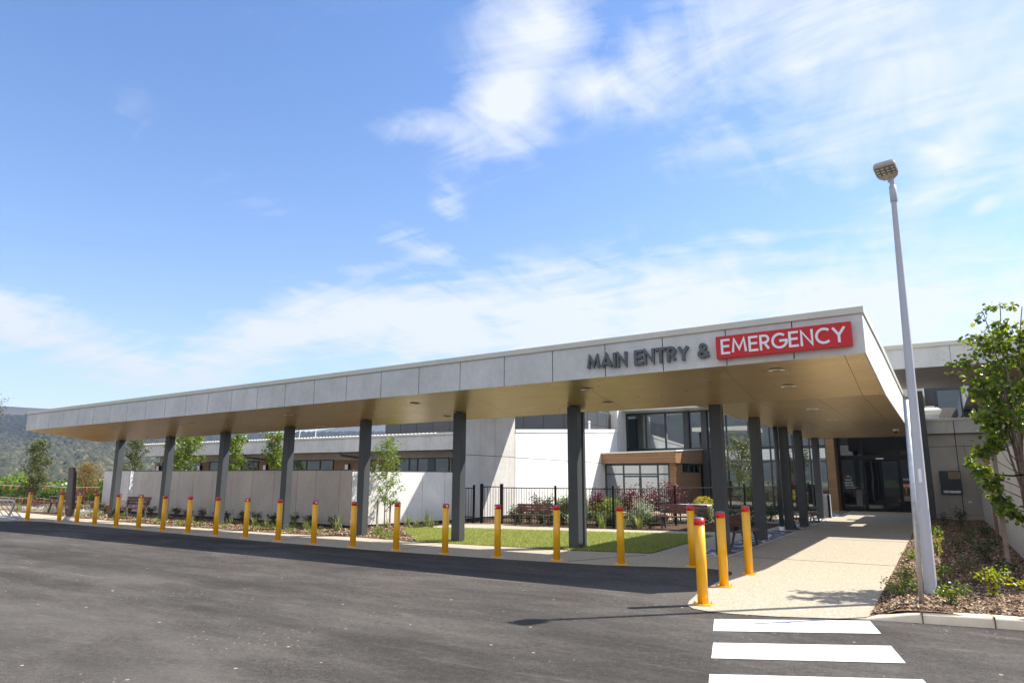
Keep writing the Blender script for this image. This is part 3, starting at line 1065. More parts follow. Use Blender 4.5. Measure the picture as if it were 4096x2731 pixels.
for a, b in zip(xs_[:-1], xs_[1:]):
    m.hexa([(b + g, YB - .019, zs(b)), (a - g, YB - .019, zs(a)), (a - g, YB, zs(a)), (b + g, YB, zs(b)), (b + g, YB - .019, zt(b) - .14), (a - g, YB - .019, zt(a) - .14), (a - g, YB, zt(a) - .14), (b + g, YB, zt(b) - .14)])
m.box(-4.60, -4.581, YB + g, 23, 3.2, 4.05)
m.box(-4.60, -4.581, 23 + 2 * g, 31.0, 3.2, 4.05)
m.build('back_fascia', M['white'], canopy)
MB().box(-4.60, -0.79, 31.001, 31.02, 3.2, 4.05).build('rear_fascia', M['char'], canopy)
# soffit panels
m = MB()
cx_ = [XR, -1.17, -3.2, -6.2, -9.2, -12.2, -15.2, -18.2, -21.2, -24.2, -27.2, XL]
ry = [YF, 12.58, 13.45, 14.33, YB]
for a, b in zip(cx_[:-1], cx_[1:]):
    for c, d in zip(ry[:-1], ry[1:]):
        def z_(x, y): return lo(x, y) - 0.014
        def ax(y):
            return a - g * .6 + ((0.085 * (y - YF) / (YB - YF) - .019) if a == XR else 0)
        b2, c2, d2 = b + g * .6, c + g * .5, d - g * .5
        ac, ad = ax(c2), ax(d2)
        m.hexa([(b2, c2, z_(b2, c2)), (ac, c2, z_(ac, c2)), (ad, d2, z_(ad, d2)), (b2, d2, z_(b2, d2)), (b2, c2, z_(b2, c2) + .012), (ac, c2, z_(ac, c2) + .012), (ad, d2, z_(ad, d2) + .012), (b2, d2, z_(b2, d2) + .012)])
arm_x = [-0.785, -1.17, -2.02, -3.2, -4.58]
for a, b in zip(arm_x[:-1], arm_x[1:]):
    yy = YB
    while yy < 30.9:
        y2 = min(yy + 2.4, 31.0)
        m.box(b + g * .6, a - g * .6, yy + g * .5, y2 - g * .5, 3.208, 3.222)
        yy = y2
m.build('soffit', M['soffit'], canopy)
# columns
cols = [(-27.40, 15.05, 2.97), (-23.92, 14.93, 3.0), (-20.48, 14.74, 3.03), (-17.22, 14.66, 3.07), (-13.85, 14.50, 3.10), (-10.46, 14.38, 3.13), (-7.25, 14.54, 3.16)]
for i, (x, y, t) in enumerate(cols):
    mm = MB()
    w = 0.125
    mm.box(x - w, x + w * 1.0, y - 0.11, y + 0.13, 0.0, lo(x, y) - 0.02)
    mm.build('column', M['char'], canopy, bevel=0.012)
for i, (x, y) in enumerate([(-4.15, 15.42), (-4.17, 19.28), (-4.22, 23.55), (-4.09, 25.45), (-4.27, 30.6)]):
    mm = MB()
    mm.box(x - .13, x + .13, y - .13, y + .13, 0.0, 3.205)
    mm.build('column', M['char'], canopy, bevel=0.012)
mm = MB()
mm.box(-10.72, -10.6, 14.62, 14.74, 0.0, 3.12)
mm.build('column_fin', M['char'], canopy)
MB().box(-7.27, -7.17, 14.86, 14.96, 0.0, 3.14).build('column_fin', M['char'], canopy)
m = MB()
m.tube([(-4.38, 23.15, 0.10), (-4.38, 23.15, 3.2)], 0.075, 14)
dp = m.build('downpipe', M['char'], canopy, True)
m = MB()
m.tube([(-4.38, 23.15, 0.012), (-4.38, 23.15, 0.12)], 0.085, 14)
m.build('pipe_base', M['signwhite'], dp)
# recessed downlights
lights = [(-2.35, 12.95), (-2.36, 14.1), (-2.45, 17.58), (-2.47, 21.28), (-2.49, 24.86), (-2.51, 28.72), (-6.25, 13.2), (-6.3, 14.43), (-10.95, 13.2), (-11.1, 14.75), (-15.7, 13.3), (-16.0, 14.8), (-20.3, 13.4), (-20.9, 14.85), (-24.9, 13.4), (-25.3, 14.9), (-28.3, 13.3), (-28.0, 14.75)]
for (x, y) in lights:
    z0 = (lo(x, y) - 0.014) if y < YB else 3.208
    mm = MB()
    mm.lathe([(0.145, 0.0), (0.145, -0.004), (0.138, -0.007), (0.07, -0.006)], 24, (x, y, z0 - 0.001))
    dl = mm.build('downlight', M['lampwhite'], canopy)
    mm = MB()
    mm.lathe([(0.075, -0.0075), (0.072, -0.0095)], 16, (x, y, z0 - 0.0005))
    mm.build('lens', M['lensbed'], dl)
m = MB()
m.lathe([(0.09, 0), (0.09, -0.05), (0.07, -0.06)], 16, (-1.14, 26.34, 3.207))
cm = m.build('security_camera', M['lampwhite'], canopy)
m = MB()
m.lathe([(0.055, 0), (0.05, -0.04), (0.02, -0.06)], 12, (-1.14, 26.34, 3.146))
m.build('dome', M['black'], cm)


# ------------------------------------------------------------------ signs on the fascia, lettered with strokes
def arc(cx, cy, rx, ry, a0, a1, n=14):
    return [(cx + rx * math.cos(R(a0 + (a1 - a0) * i / n)), cy + ry * math.sin(R(a0 + (a1 - a0) * i / n))) for i in range(n + 1)]


GL = {
    'M': (0.98, [[(0, 0), (0.12, 1), (0.49, 0.22), (0.86, 1), (0.98, 0)]]),
    'A': (0.86, [[(0, 0), (0.43, 1), (0.86, 0)], [(0.14, 0.28), (0.72, 0.28)]]),
    'I': (0.0, [[(0, 0), (0, 1)]]),
    'N': (0.72, [[(0, 0), (0, 1), (0.72, 0), (0.72, 1)]]),
    'E': (0.52, [[(0.52, 0), (0, 0), (0, 1), (0.52, 1)], [(0, 0.52), (0.47, 0.52)]]),
    'T': (0.66, [[(0, 1), (0.66, 1)], [(0.33, 1), (0.33, 0)]]),
    'R': (0.56, [[(0, 0), (0, 1)] + [(0.26, 1)] + arc(0.28, 0.74, 0.27, 0.26, 85, -90)[0:] + [(0, 0.48)], [(0.26, 0.48), (0.56, 0)]]),
    'Y': (0.78, [[(0, 1), (0.39, 0.45), (0.78, 1)], [(0.39, 0.45), (0.39, 0)]]),
    'G': (0.92, [arc(0.5, 0.5, 0.5, 0.5, 48, 360, 26), [(0.98, 0.5), (0.56, 0.5)]]),
    'C': (0.80, [arc(0.5, 0.5, 0.5, 0.5, 48, 312, 24)]),
    'U': (0.66, [[(0, 1), (0, 0.33)] + arc(0.33, 0.33, 0.33, 0.33, 180, 360, 12) + [(0.66, 1)]]),
    'H': (0.68, [[(0, 0), (0, 1)], [(0.68, 0), (0.68, 1)], [(0, 0.52), (0.68, 0.52)]]),
    'L': (0.48, [[(0, 1), (0, 0), (0.48, 0)]]),
    'S': (0.52, [arc(0.27, 0.74, 0.25, 0.25, 30, 250, 12)[:-1] + arc(0.26, 0.26, 0.27, 0.26, 80, -150, 12)]),
    'V': (0.80, [[(0, 1), (0.40, 0), (0.80, 1)]]),
    '&': (0.80, [[(0.80, 0.0), (0.20, 0.66)] + arc(0.36, 0.79, 0.20, 0.20, 215, -40, 12) + [(0.14, 0.42)] + arc(0.29, 0.24, 0.25, 0.24, 150, 320, 10) + [(0.74, 0.46)]]),
    ' ': (0.22, []),
}


def stroke_text(text, h, wt, gap=0.20):
    """strokes as (segments) in 2-D: returns list of quads/discs polygons and total width"""
    x = 0.0
    out = []
    for ch in text:
        w, ss = GL[ch]
        for s in ss:
            pts = [(x + a * h, b * (h - wt) + wt / 2) for a, b in s]
            out.append(pts)
        x += w * h + gap * h + wt
    return out, x - gap * h - wt


def letters(name, text, x0, x1, z0, z1, y, depth, mat, parent, wt=0.15, gap=0.16, slope=0.0):
    """one mesh per text string; letter bodies are mitred strokes extruded along y"""
    h = z1 - z0
    segs, W = stroke_text(text, h, wt * h, gap)
    sx = (x1 - x0 - wt * h) / W
    m = MB()
    hw = wt * h / 2
    layer = 0
    idx = 0
    for pts in segs:
        P2 = [(x0 + hw + a * sx, z0 + b + slope * (a * sx)) for a, b in pts]
        n = len(P2)
        Lf, Rt = [], []
        for i in range(n):
            a = Vector(P2[max(i - 1, 0)])
            b = Vector(P2[i])
            c = Vector(P2[min(i + 1, n - 1)])
            d1 = (b - a).normalized() if i > 0 else (c - b).normalized()
            d2 = (c - b).normalized() if i < n - 1 else d1
            n1 = Vector((-d1.y, d1.x))
            n2 = Vector((-d2.y, d2.x))
            k = (n1 + n2)
            if k.length < 0.2:
                k = n1.copy()
            k.normalize()
            q = hw / max(0.5, k.dot(n1))
            ext = Vector((0, 0))
            if i == 0 and abs(d1.x * d1.y) < 0.02:
                ext = -d1 * hw * 0.98
            elif i == n - 1 and abs(d2.x * d2.y) < 0.02:
                ext = d2 * hw * 0.98
            Lf.append(b + k * q + ext)
            Rt.append(b - k * q + ext)
        for i in range(n - 1):
            idx += 1
            dy = (idx % 9) * 0.0005
            A, B, D, E_ = Lf[i], Rt[i], Rt[i + 1], Lf[i + 1]
            m.hexa([(A.x, y - dy, A.y), (B.x, y - dy, B.y), (B.x, y + depth, B.y), (A.x, y + depth, A.y),
                    (E_.x, y - dy, E_.y), (D.x, y - dy, D.y), (D.x, y + depth, D.y), (E_.x, y + depth, E_.y)])
    return m.build(name, mat, parent)


def word(text, x0, x1, z0, z1, y, depth, mat, parent, wt, gap, slope):
    """the same lettering with each letter a part of its own"""
    h = z1 - z0
    segs, W = stroke_text(text, h, wt * h, gap)
    k = (x1 - x0 - wt * h) / W
    x = 0.0
    for ch in text:
        w = GL[ch][0]
        if GL[ch][1]:
            a = x0 + x * k
            dz = slope * x * k
            if w == 0:
                m = MB()
                m.box(a, a + wt * h, y, y + depth, z0 + dz, z1 + dz)
                m.build('letter', mat, parent)
            else:
                o = letters('letter', ch, a, a + w * h * k + wt * h, z0 + dz, z1 + dz, y, depth, mat, parent, wt, gap, slope)
        x += w * h + gap * h + wt * h


s1 = thing('fascia_lettering', 'charcoal raised letters MAIN ENTRY & on the canopy fascia', 'sign', (-4.6, 12.4, 3.8))
word('MAIN ENTRY &', -5.84, -3.37, 3.715, 4.005, 12.33, 0.068, M['letter'], s1, 0.19, 0.15, 0.012)
s2 = thing('emergency_sign', 'red box sign with white EMERGENCY letters at the canopy corner', 'sign', (-2.1, 12.4, 3.9))
m = MB()
m.hexa([(-3.24, 12.28, 3.70), (-1.02, 12.28, 3.735), (-1.02, 12.395, 3.735), (-3.24, 12.395, 3.70), (-3.24, 12.28, 4.105), (-1.02, 12.28, 4.14), (-1.02, 12.395, 4.14), (-3.24, 12.395, 4.105)])
m.build('sign_box', M['signred'], s2, bevel=0.006)
word('EMERGENCY', -3.15, -1.10, 3.77, 4.045, 12.268, 0.011, M['signwhite'], s2, 0.145, 0.15, 0.016)

# ------------------------------------------------------------------ screen walls before the ward wing


def panel_wall(name, label, p0, p1, z1, mat, joints, capmat, th=0.2, z0=0.10, z1b=None, cat='wall'):
    z1b = z1 if z1b is None else z1b
    d = Vector((p1[0] - p0[0], p1[1] - p0[1]))
    L_ = d.length
    d.normalize()
    nrm = Vector((-d.y, d.x))
    t = thing(name, label, cat, ((p0[0] + p1[0]) / 2, (p0[1] + p1[1]) / 2, 0))
    js = [0.0] + [j * L_ for j in joints] + [L_]
    m = MB()
    for a, b in zip(js[:-1], js[1:]):
        A = (p0[0] + d.x * (a + .009), p0[1] + d.y * (a + .009))
        B = (p0[0] + d.x * (b - .009), p0[1] + d.y * (b - .009))
        za = z1 + (z1b - z1) * a / L_
        zb2 = z1 + (z1b - z1) * b / L_
        m.wall(A, B, 0.02, z0, za - .03, zb2 - .03)
    m.build('cladding_panel', mat, t)
    m = MB()
    q0 = Vector(p0) + nrm * 0.0205 + d * 0.02
    q1 = Vector(p1) + nrm * 0.0205 - d * 0.0
    m.wall(q0, q1, th - .042, 0, z1 - .031, z1b - .031)
    m.build('core', M['gap'], t)
    m = MB()
    q0 = Vector(p0) + nrm * (th - .021)
    q1 = Vector(p1) + nrm * (th - .021)
    m.wall(q0, q1, 0.02, z0, z1 - .03, z1b - .03)
    m.build('back_panel', mat, t)
    m = MB()
    q0 = Vector(p0) - nrm * 0.008 - d * 0.008
    q1 = Vector(p1) - nrm * 0.008 + d * 0.008
    a = [(q0.x, q0.y), (q1.x, q1.y), (q1.x + nrm.x * (th + .02), q1.y + nrm.y * (th + .02)), (q0.x + nrm.x * (th + .02), q0.y + nrm.y * (th + .02))]
    zz = [z1, z1b, z1b, z1]
    m.hexa([(x, y, z - .03) for (x, y), z in zip(a, zz)] + [(x, y, z) for (x, y), z in zip(a, zz)])
    m.build('coping', capmat, t)
    return t


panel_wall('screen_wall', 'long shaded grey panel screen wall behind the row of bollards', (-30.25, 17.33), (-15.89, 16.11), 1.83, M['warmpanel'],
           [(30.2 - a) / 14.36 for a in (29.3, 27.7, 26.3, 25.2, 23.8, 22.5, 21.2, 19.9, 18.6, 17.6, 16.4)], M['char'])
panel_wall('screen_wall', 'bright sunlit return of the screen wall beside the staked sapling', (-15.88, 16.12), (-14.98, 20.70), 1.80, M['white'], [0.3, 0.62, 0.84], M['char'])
panel_wall('screen_wall', 'short grey screen panel at the far left of the garden', (-33.1, 17.6), (-30.9, 17.55), 1.85, M['panel'], [0.5], M['char'])
panel_wall('screen_wall', 'narrow white end panel between the two screen walls', (-30.88, 17.56), (-30.80, 19.4), 1.85, M['white'], [0.5], M['char'])

# ------------------------------------------------------------------ ward wing (left, behind the screen)
wing = thing('ward_wing', 'low hospital wing with grey fascia, timber panels and strip windows', 'building', (-26, 24, 0))
WX0, WX1 = -37.3, -15.15
m = MB()
m.box(WX0 + .3, WX1 - .01, 22.62, 29.5, 0, 2.70)
m.build('wall', M['warmpanel'], wing)
m = MB()
x = WX0
while x < WX1 - 0.1:
    x2 = min(x + 1.19, WX1)
    m.box(x + .005, x2 - .005, 21.5, 21.52, 2.64, 3.22)
    x = x2
m.build('fascia', M['panel'], wing)
m = MB()
m.box(WX0, WX1, 21.521, 29.8, 2.71, 3.2)
m.build('roof_box', M['gap'], wing)
m = MB()
m.box(WX0, WX1, 21.521, 22.62, 2.645, 2.70)
m.build('soffit', M['warmpanel'], wing)
m = MB()
m.box(WX0 - .03, WX1, 21.44, 21.53, 3.221, 3.29)
for i in range(110):
    x = WX0 + i * 0.2
    m.hexa([(x, 21.46, 3.29), (x + .09, 21.46, 3.29), (x + .09, 29.8, 3.40), (x, 29.8, 3.40), (x + .02, 21.46, 3.315), (x + .07, 21.46, 3.315), (x + .07, 29.8, 3.43), (x + .02, 29.8, 3.43)])
m.hexa([(WX0, 21.531, 3.2), (WX1, 21.531, 3.2), (WX1, 29.8, 3.3), (WX0, 29.8, 3.3), (WX0, 21.531, 3.285), (WX1, 21.531, 3.285), (WX1, 29.8, 3.39), (WX0, 29.8, 3.39)])
m.build('roof', M['creamroof'], wing)
m = MB()
for a, b in ((-38.0, -37.35), (-33.15, -32.55), (-29.0 + .44, -26.92), (-23.4, -20.55), (-20.5, -19.9)):
    MB().box(max(a, WX0 + .35), b, 22.585, 22.619, 0.4, 2.33).build('timber_panel', M['timber'], wing)
m = MB()
x = WX0 + .3
while x < WX1 - .1:
    x2 = min(x + 1.19, WX1 - .01)
    m.box(x + .004, x2 - .004, 22.600, 22.618, 2.36, 2.64)
    x = x2
m.build('wall_band', M['warmpanel'], wing)


def window(parent, x0, x1, y, z0, z1, mull=(), trans=(), d=0.06, fw_=0.05, gl='glassb', face=-1, axis='x', name='window'):
    """framed glazing; axis 'x': wall runs along x facing -y; axis 'y': wall runs along y facing +x"""
    m = MB()

    def bx(a0, a1, q0, q1, w0, w1):
        if axis == 'x':
            m.box(a0, a1, y + min(w0, w1), y + max(w0, w1), q0, q1)
        else:
            m.box(y - max(w0, w1), y - min(w0, w1), a0, a1, q0, q1)
    bx(x0, x1, z0, z0 + fw_, 0, d)
    bx(x0, x1, z1 - fw_, z1, 0, d)
    bx(x0, x0 + fw_, z0 + fw_, z1 - fw_, 0, d)
    bx(x1 - fw_, x1, z0 + fw_, z1 - fw_, 0, d)
    for q in mull:
        bx(q - fw_ / 2, q + fw_ / 2, z0 + fw_, z1 - fw_, 0.002, d - .002)
    for q in trans:
        bx(x0 + fw_, x1 - fw_, q - fw_ / 2, q + fw_ / 2, 0.004, d - .004)
    o = m.build(name, M['frame'], parent)
    m = MB()
    bx(x0 + fw_ * .5, x1 - fw_ * .5, z0 + fw_ * .5, z1 - fw_ * .5, d * 0.55, d * 0.75)
    m.build('pane', M[gl], o)
    return o


window(wing, -32.5, -28.6, 22.56, 0.9, 2.36, (-31.2, -29.9), (), 0.055)
window(wing, -26.85 + .6, -23.43, 22.56, 0.9, 2.36, (-25.2, -24.3), (), 0.055)
window(wing, -19.75, -16.9, 22.56, 0.9, 2.38, (-19.0, -18.55, -17.65), (), 0.055)
window(wing, -16.8, -15.2, 22.565, 0.9, 2.38, (-16.1,), (), 0.05)
window(wing, -36.7, -33.2, 22.56, 0.9, 2.36, (-35.5, -34.4), (), 0.055)
for x in (-37.0, -33.3, -28.2 + .1, -22.6, -20.75):
    m = MB()
    m.box(x - .02, x + .22, 22.47, 22.56, 1.75, 2.16)
    lg = m.build('wall_lamp', M['black'], wing)
    m = MB()
    m.box(x, x + .18, 22.455, 22.469, 1.77, 2.14)
    m.build('diffuser', M['signwhite'], lg)
for x in (-27.3, -20.95):
    m = MB()
    m.tube([(x - 1.1, 21.62, 2.62), (x - 1.1, 21.64, 2.5), (x, 22.3, 2.34), (x, 22.35, 2.2), (x, 22.35, 0.1)], 0.05, 10)
    m.build('downpipe', M['char'], wing, True)
for x, y, h, lab in ((-31.6, 27.6, 4.35, 'thin pale mast on the wing roof, the leaning one of two'), (-30.2, 27.6, 4.40, 'thin upright pale mast on the wing roof')):
    mm = MB()
    mm.tube([(x, y, 3.3), (x + (.12 if h < 4.38 else 0), y, h)], 0.018, 6)
    tag(mm.build('roof_mast', M['signwhite']), lab, 'mast')
bh_ = thing('basketball_hoop', 'small red basketball hoop showing above the low wing roof', 'hoop', (-37.1, 30.6, 0))
MB().tube([(-37.05, 30.9, 0), (-37.05, 30.9, 4.75)], 0.05, 8).build('pole', M['signwhite'], bh_)
MB().box(-37.5, -36.7, 30.75, 30.79, 3.95, 4.25).build('backboard', M['signwhite'], bh_)
m = MB()
m.tube([(-37.1 + .35 * math.cos(k * PI / 8), 30.35 + .35 * math.sin(k * PI / 8), 4.12) for k in range(17)], 0.025, 6)
m.build('rim', M['red'], bh_)
# rooftop plant enclosure, dark cladding
plant = thing('plant_enclosure', 'dark grey clad rooftop plant enclosure behind the low wing', 'roof structure', (-20, 33, 0))
m = MB()
m.box(-28.0, -15.3, 31.0, 36.6, 3.0, 5.05)
m.build('wall', M['cladding'], plant)
m = MB()
x = -28.0
while x < -15.4:
    m.box(x + .012, min(x + 1.18, -15.3), 30.975, 30.998, 3.05, 3.98)
    m.box(x + .012, min(x + 1.18, -15.3), 30.975, 30.998, 4.0, 5.0)
    x += 1.2
y = 31.0
while y < 36.5:
    m.box(-15.298, -15.275, y + .012, min(y + 1.18, 36.6), 3.05, 4.3)
    m.box(-15.298, -15.275, y + .012, min(y + 1.18, 36.6), 4.32, 5.0)
    y += 1.2
m.build('cladding_sheet', M['cladding'], plant)

# ------------------------------------------------------------------ entry hall: tall wall, blade roof, glazing
hall = thing('entry_hall', 'tall glazed entry hall joined to the high white side wall', 'building', (-10, 36, 0))
WXX = -14.9
m = MB()
ys_ = [20.78, 21.85, 22.9, 23.95, 24.4]
for a, b in zip(ys_[:-1], ys_[1:]):
    m.box(WXX - .02, WXX, a + .005, b - .005, 0.12, 2.40)
    m.box(WXX - .02, WXX, a + .005, b - .005, 2.42, 4.95)
m.build('blade_panel', M['wallpanel'], hall)
m = MB()
ys_ = [24.42, 25.5, 26.6, 27.7, 28.8, 29.9, 31.0, 32.1, 33.2, 34.3, 35.15]


def ztop(y): return 3.42 + (y - 24.4) * 0.056


for a, b in zip(ys_[:-1], ys_[1:]):
    m.box(WXX - .02, WXX, a + .005, b - .005, 0.12, 2.38 - (a - 24.4) * 0.008)
    z0 = 2.40 - (a - 24.4) * 0.008
    m.hexa([(WXX - .02, a + .005, z0), (WXX, a + .005, z0), (WXX, b - .005, z0), (WXX - .02, b - .005, z0), (WXX - .02, a + .005, ztop(a)), (WXX, a + .005, ztop(a)), (WXX, b - .005, ztop(b)), (WXX - .02, b - .005, ztop(b))])
m.build('side_wall_panel', M['white'], hall)
m = MB()
m.box(WXX - .22, WXX - .021, 20.78, 24.4, 0, 4.95)
m.hexa([(WXX - .22, 24.42, 0), (WXX - .021, 24.42, 0), (WXX - .021, 35.15, 0), (WXX - .22, 35.15, 0), (WXX - .22, 24.42, ztop(24.42) - .01), (WXX - .021, 24.42, ztop(24.42) - .01), (WXX - .021, 35.15, ztop(35.15) - .01), (WXX - .22, 35.15, ztop(35.15) - .01)])
m.build('side_wall', M['gap'], hall)
m = MB()
m.hexa([(WXX - .3, 24.41, ztop(24.4)), (WXX + .03, 24.41, ztop(24.4)), (WXX + .03, 35.19, ztop(35.2)), (WXX - .3, 35.19, ztop(35.2)), (WXX - .3, 24.41, ztop(24.4) + .13), (WXX + .03, 24.41, ztop(24.4) + .13), (WXX + .03, 35.19, ztop(35.2) + .17), (WXX - .3, 35.19, ztop(35.2) + .17)])
m.build('side_wall_cap', M['creamroof'], hall)
m = MB()
m.box(-15.4, -11.2, 21.25, 25.0, 4.96, 5.25)
m.build('blade_roof', M['cap'], hall)
m = MB()
m.box(-15.35, WXX, 35.2, 36.45, 0, 5.25)
m.build('corner_pier', M['wallpanel'], hall)
m = MB()
m.box(-16.2, -0.3, 35.9, 46, 5.26, 5.85)
m.build('roof', M['cap'], hall)
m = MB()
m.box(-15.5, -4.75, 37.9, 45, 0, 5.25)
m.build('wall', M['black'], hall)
gx = [-15.4, -14.2, -13.05, -11.9, -10.8, -9.65, -8.5, -7.45, -6.35, -5.55, -4.76]
window(hall, -15.4, -4.76, 37.7, 3.16, 5.24, gx[1:-1], (), 0.12, 0.07, 'glass')
window(hall, -10.95, -4.76, 37.7, 0.05, 3.15, [-10.8, -9.65, -8.5, -7.45, -6.35, -5.55], (2.43,), 0.12, 0.07, 'glass')
m = MB()
for x in (-11.95, -10.95, -6.9):
    MB().box(x, x + .28, 37.5, 37.69, 0.05, 5.2).build('mullion_post', M['frame'], hall)
m = MB()
m.box(-4.74, -4.36, 37.3, 38.5, 0, 3.9)
m.build('timber_pier', M['timber'], hall)
# vent pipe on the wall
m = MB()
m.tube([(-15.05, 31.9, 3.8), (-15.05, 31.9, 4.36)], 0.055, 12)
m.lathe([(0.08, 0), (0.08, .04), (0.03, .10)], 12, (-15.05, 31.9, 4.33))
m.build('vent_pipe', M['signwhite'], hall, True)
# automatic entrance doors
YD = 38.5
ent = thing('entrance_doors', 'dark glazed automatic entrance doors at the end of the path', 'door', (-2.5, YD, 0))
m = MB()
for x in (-4.34, -3.30, -1.72, -0.62):
    m.box(x, x + .10, YD - .04, YD + .06, 0.02, 3.95)
m.box(-4.24, -.40, YD - .03, YD + .05, 2.50, 2.72)
m.box(-4.24, -.40, YD - .03, YD + .05, 3.86, 3.95)
m.box(-4.24, -.40, YD - .03, YD + .05, 0.02, 0.12)
m.build('door_frame', M['doorframe'], ent)
m = MB()
m.box(-4.24, -.40, YD + .02, YD + .04, 2.72, 3.86)
m.box(-4.24, -3.30, YD + .02, YD + .04, .12, 2.5)
m.box(-1.62, -.62, YD + .02, YD + .04, .12, 2.5)
m.build('side_pane', M['glassd'], ent)
for x0 in (-3.19, -2.45):
    m = MB()
    m.box(x0, x0 + .72, YD - .03, YD - .01, .03, 2.47)
    dpn = m.build('door_leaf', M['glassd'], ent)
    m = MB()
    for a in (x0, x0 + .68):
        m.box(a, a + .04, YD - .045, YD - .031, .03, 2.47)
    m.box(x0 + .041, x0 + .679, YD - .045, YD - .031, .03, .10)
    m.box(x0 + .041, x0 + .679, YD - .045, YD - .031, 2.42, 2.47)
    m.build('leaf_frame', M['doorframe'], dpn)
m = MB()
m.box(-2.65, -2.33, YD - .12, YD - .046, 2.52, 2.57)
m.build('door_sensor', M['lampwhite'], ent)
letters('door_lettering', 'TUMUT', -4.14, -3.82, 1.475, 1.555, YD - .001, 0.004, M['signwhite'], ent, 0.15, 0.16)
letters('door_lettering', 'HEALTH', -4.14, -3.79, 1.345, 1.425, YD - .001, 0.004, M['signwhite'], ent, 0.15, 0.16)
letters('door_lettering', 'SERVICE', -4.14, -3.76, 1.215, 1.295, YD - .001, 0.004, M['signwhite'], ent, 0.15, 0.16)
m = MB()
m.box(-4.12, -3.55, YD - .001, YD + .003, 1.150, 1.156)
m.box(-4.12, -3.68, YD - .001, YD + .003, 1.105, 1.115)
m.box(-4.03, -3.92, YD - .001, YD + .003, 1.70, 1.72)
m.box(-4.03, -3.80, YD - .001, YD + .003, 1.65, 1.66)
m.build('door_rule', M['signwhite'], ent)
m = MB()
m.lathe([(0.045, 0), (0.045, .002)], 12)
m.v = [(-4.10 + a, YD - .001 - c * 0.9, 1.69 + b) for a, b, c in m.v]
m.build('door_emblem', M['signred'], ent)
letters('door_lettering', 'MAIN ENTRY', -1.58, -.70, 1.50, 1.60, YD - .001, 0.004, M['signwhite'], ent, 0.13, 0.16)
m = MB()
m.box(-1.60, -.68, YD + .0015, YD + .004, 1.17, 1.34)
m.build('door_band', M['signred'], ent)
letters('door_lettering', 'EMERGENCY', -1.58, -.70, 1.20, 1.31, YD - .003, 0.004, M['signwhite'], ent, 0.13, 0.16)
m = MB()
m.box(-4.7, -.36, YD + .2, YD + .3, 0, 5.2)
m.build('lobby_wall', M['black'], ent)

# ------------------------------------------------------------------ timber pavilion in the courtyard
pav = thing('timber_pavilion', 'small timber clad pavilion with glass doors in the fenced courtyard', 'building', (-13, 35, 0))
m = MB()
m.hexa([(-14.89, 32.98, 2.29), (-10.95, 32.98, 2.31), (-10.95, 33.1, 2.31), (-14.89, 33.1, 2.29), (-14.89, 32.98, 2.79), (-10.95, 32.98, 2.86), (-10.95, 33.1, 2.86), (-14.89, 33.1, 2.79)])
m.hexa([(-11.07, 33.101, 2.31), (-10.951, 33.101, 2.31), (-10.951, 37.6, 2.33), (-11.07, 37.6, 2.33), (-11.07, 33.101, 2.86), (-10.951, 33.101, 2.86), (-10.951, 37.6, 3.08), (-11.07, 37.6, 3.08)])
m.build('fascia', M['timber'], pav)
m = MB()
m.hexa([(-14.89, 32.94, 2.791), (-10.90, 32.94, 2.861), (-10.90, 37.65, 3.09), (-14.89, 37.65, 3.02), (-14.89, 32.94, 2.86), (-10.90, 32.94, 2.93), (-10.90, 37.65, 3.15), (-14.89, 37.65, 3.09)])
m.build('roof', M['creamroof'], pav)
m = MB()
m.box(-14.89, -11.1, 33.11, 37.6, 2.30, 2.36)
m.build('soffit', M['char'], pav)
m = MB()
m.box(-11.42, -11.1, 33.4, 33.6, 0, 2.299)
m.box(-11.3, -11.1, 33.601, 37.6, 0, 1.84)
m.box(-11.3, -11.1, 33.601, 34.42, 1.84, 2.299)
m.box(-11.3, -11.1, 37.35, 37.6, 1.84, 2.299)
m.build('wall', M['timber'], pav)
window(pav, 34.42, 37.35, -11.09, 1.84, 2.299, (35.4, 36.4), (), 0.1, 0.05, 'glassd', axis='y')
window(pav, -14.88, -11.43, 33.4, 0.03, 2.27, (-13.87, -12.98, -12.04), (1.77,), 0.07, 0.07, 'glass')
m = MB()
m.box(-13.8, -12.1, 33.385, 33.399, 1.62, 1.70)
m.box(-13.03, -12.93, 33.385, 33.399, 0.05, 1.61)
m.build('door_frame', M['frame'], pav)
m = MB()
m.box(-14.88, -11.35, 33.8, 37.5, 0, 2.29)
m.build('interior_wall', M['warmpanel'], pav)

# ------------------------------------------------------------------ high roof and lower block on the right
hr = thing('high_roof', 'high grey canopy roof with cream cap behind the slim tree', 'roof structure', (2, 28, 0))
RX0, RX1 = -1.35, 9.0
m = MB()
x = RX0
for x2 in (0.62, 2.6, 4.6, 6.6, RX1):
    m.box(x + .008, x2 - .008, 25.0, 25.03, 5.04, 5.68)
    x = x2
m.build('fascia', M['panel'], hr)
m = MB()
m.box(RX0 - .03, RX1, 24.95, 25.2, 5.681, 5.81)
m.build('fascia_cap', M['cap'], hr)
m = MB()
m.hexa([(RX0, 25.031, 5.08), (RX1, 25.031, 5.08), (RX1, 29.5, 4.92), (RX0, 29.5, 4.92), (RX0, 25.031, 5.67), (RX1, 25.031, 5.67), (RX1, 29.5, 5.6), (RX0, 29.5, 5.6)])
m.hexa([(1.19, 29.501, 4.92), (RX1, 29.501, 4.92), (RX1, 37.5, 4.74), (1.19, 37.5, 4.74), (1.19, 29.501, 5.6), (RX1, 29.501, 5.6), (RX1, 37.5, 5.4), (1.19, 37.5, 5.4)])
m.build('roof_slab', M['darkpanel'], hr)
m = MB()
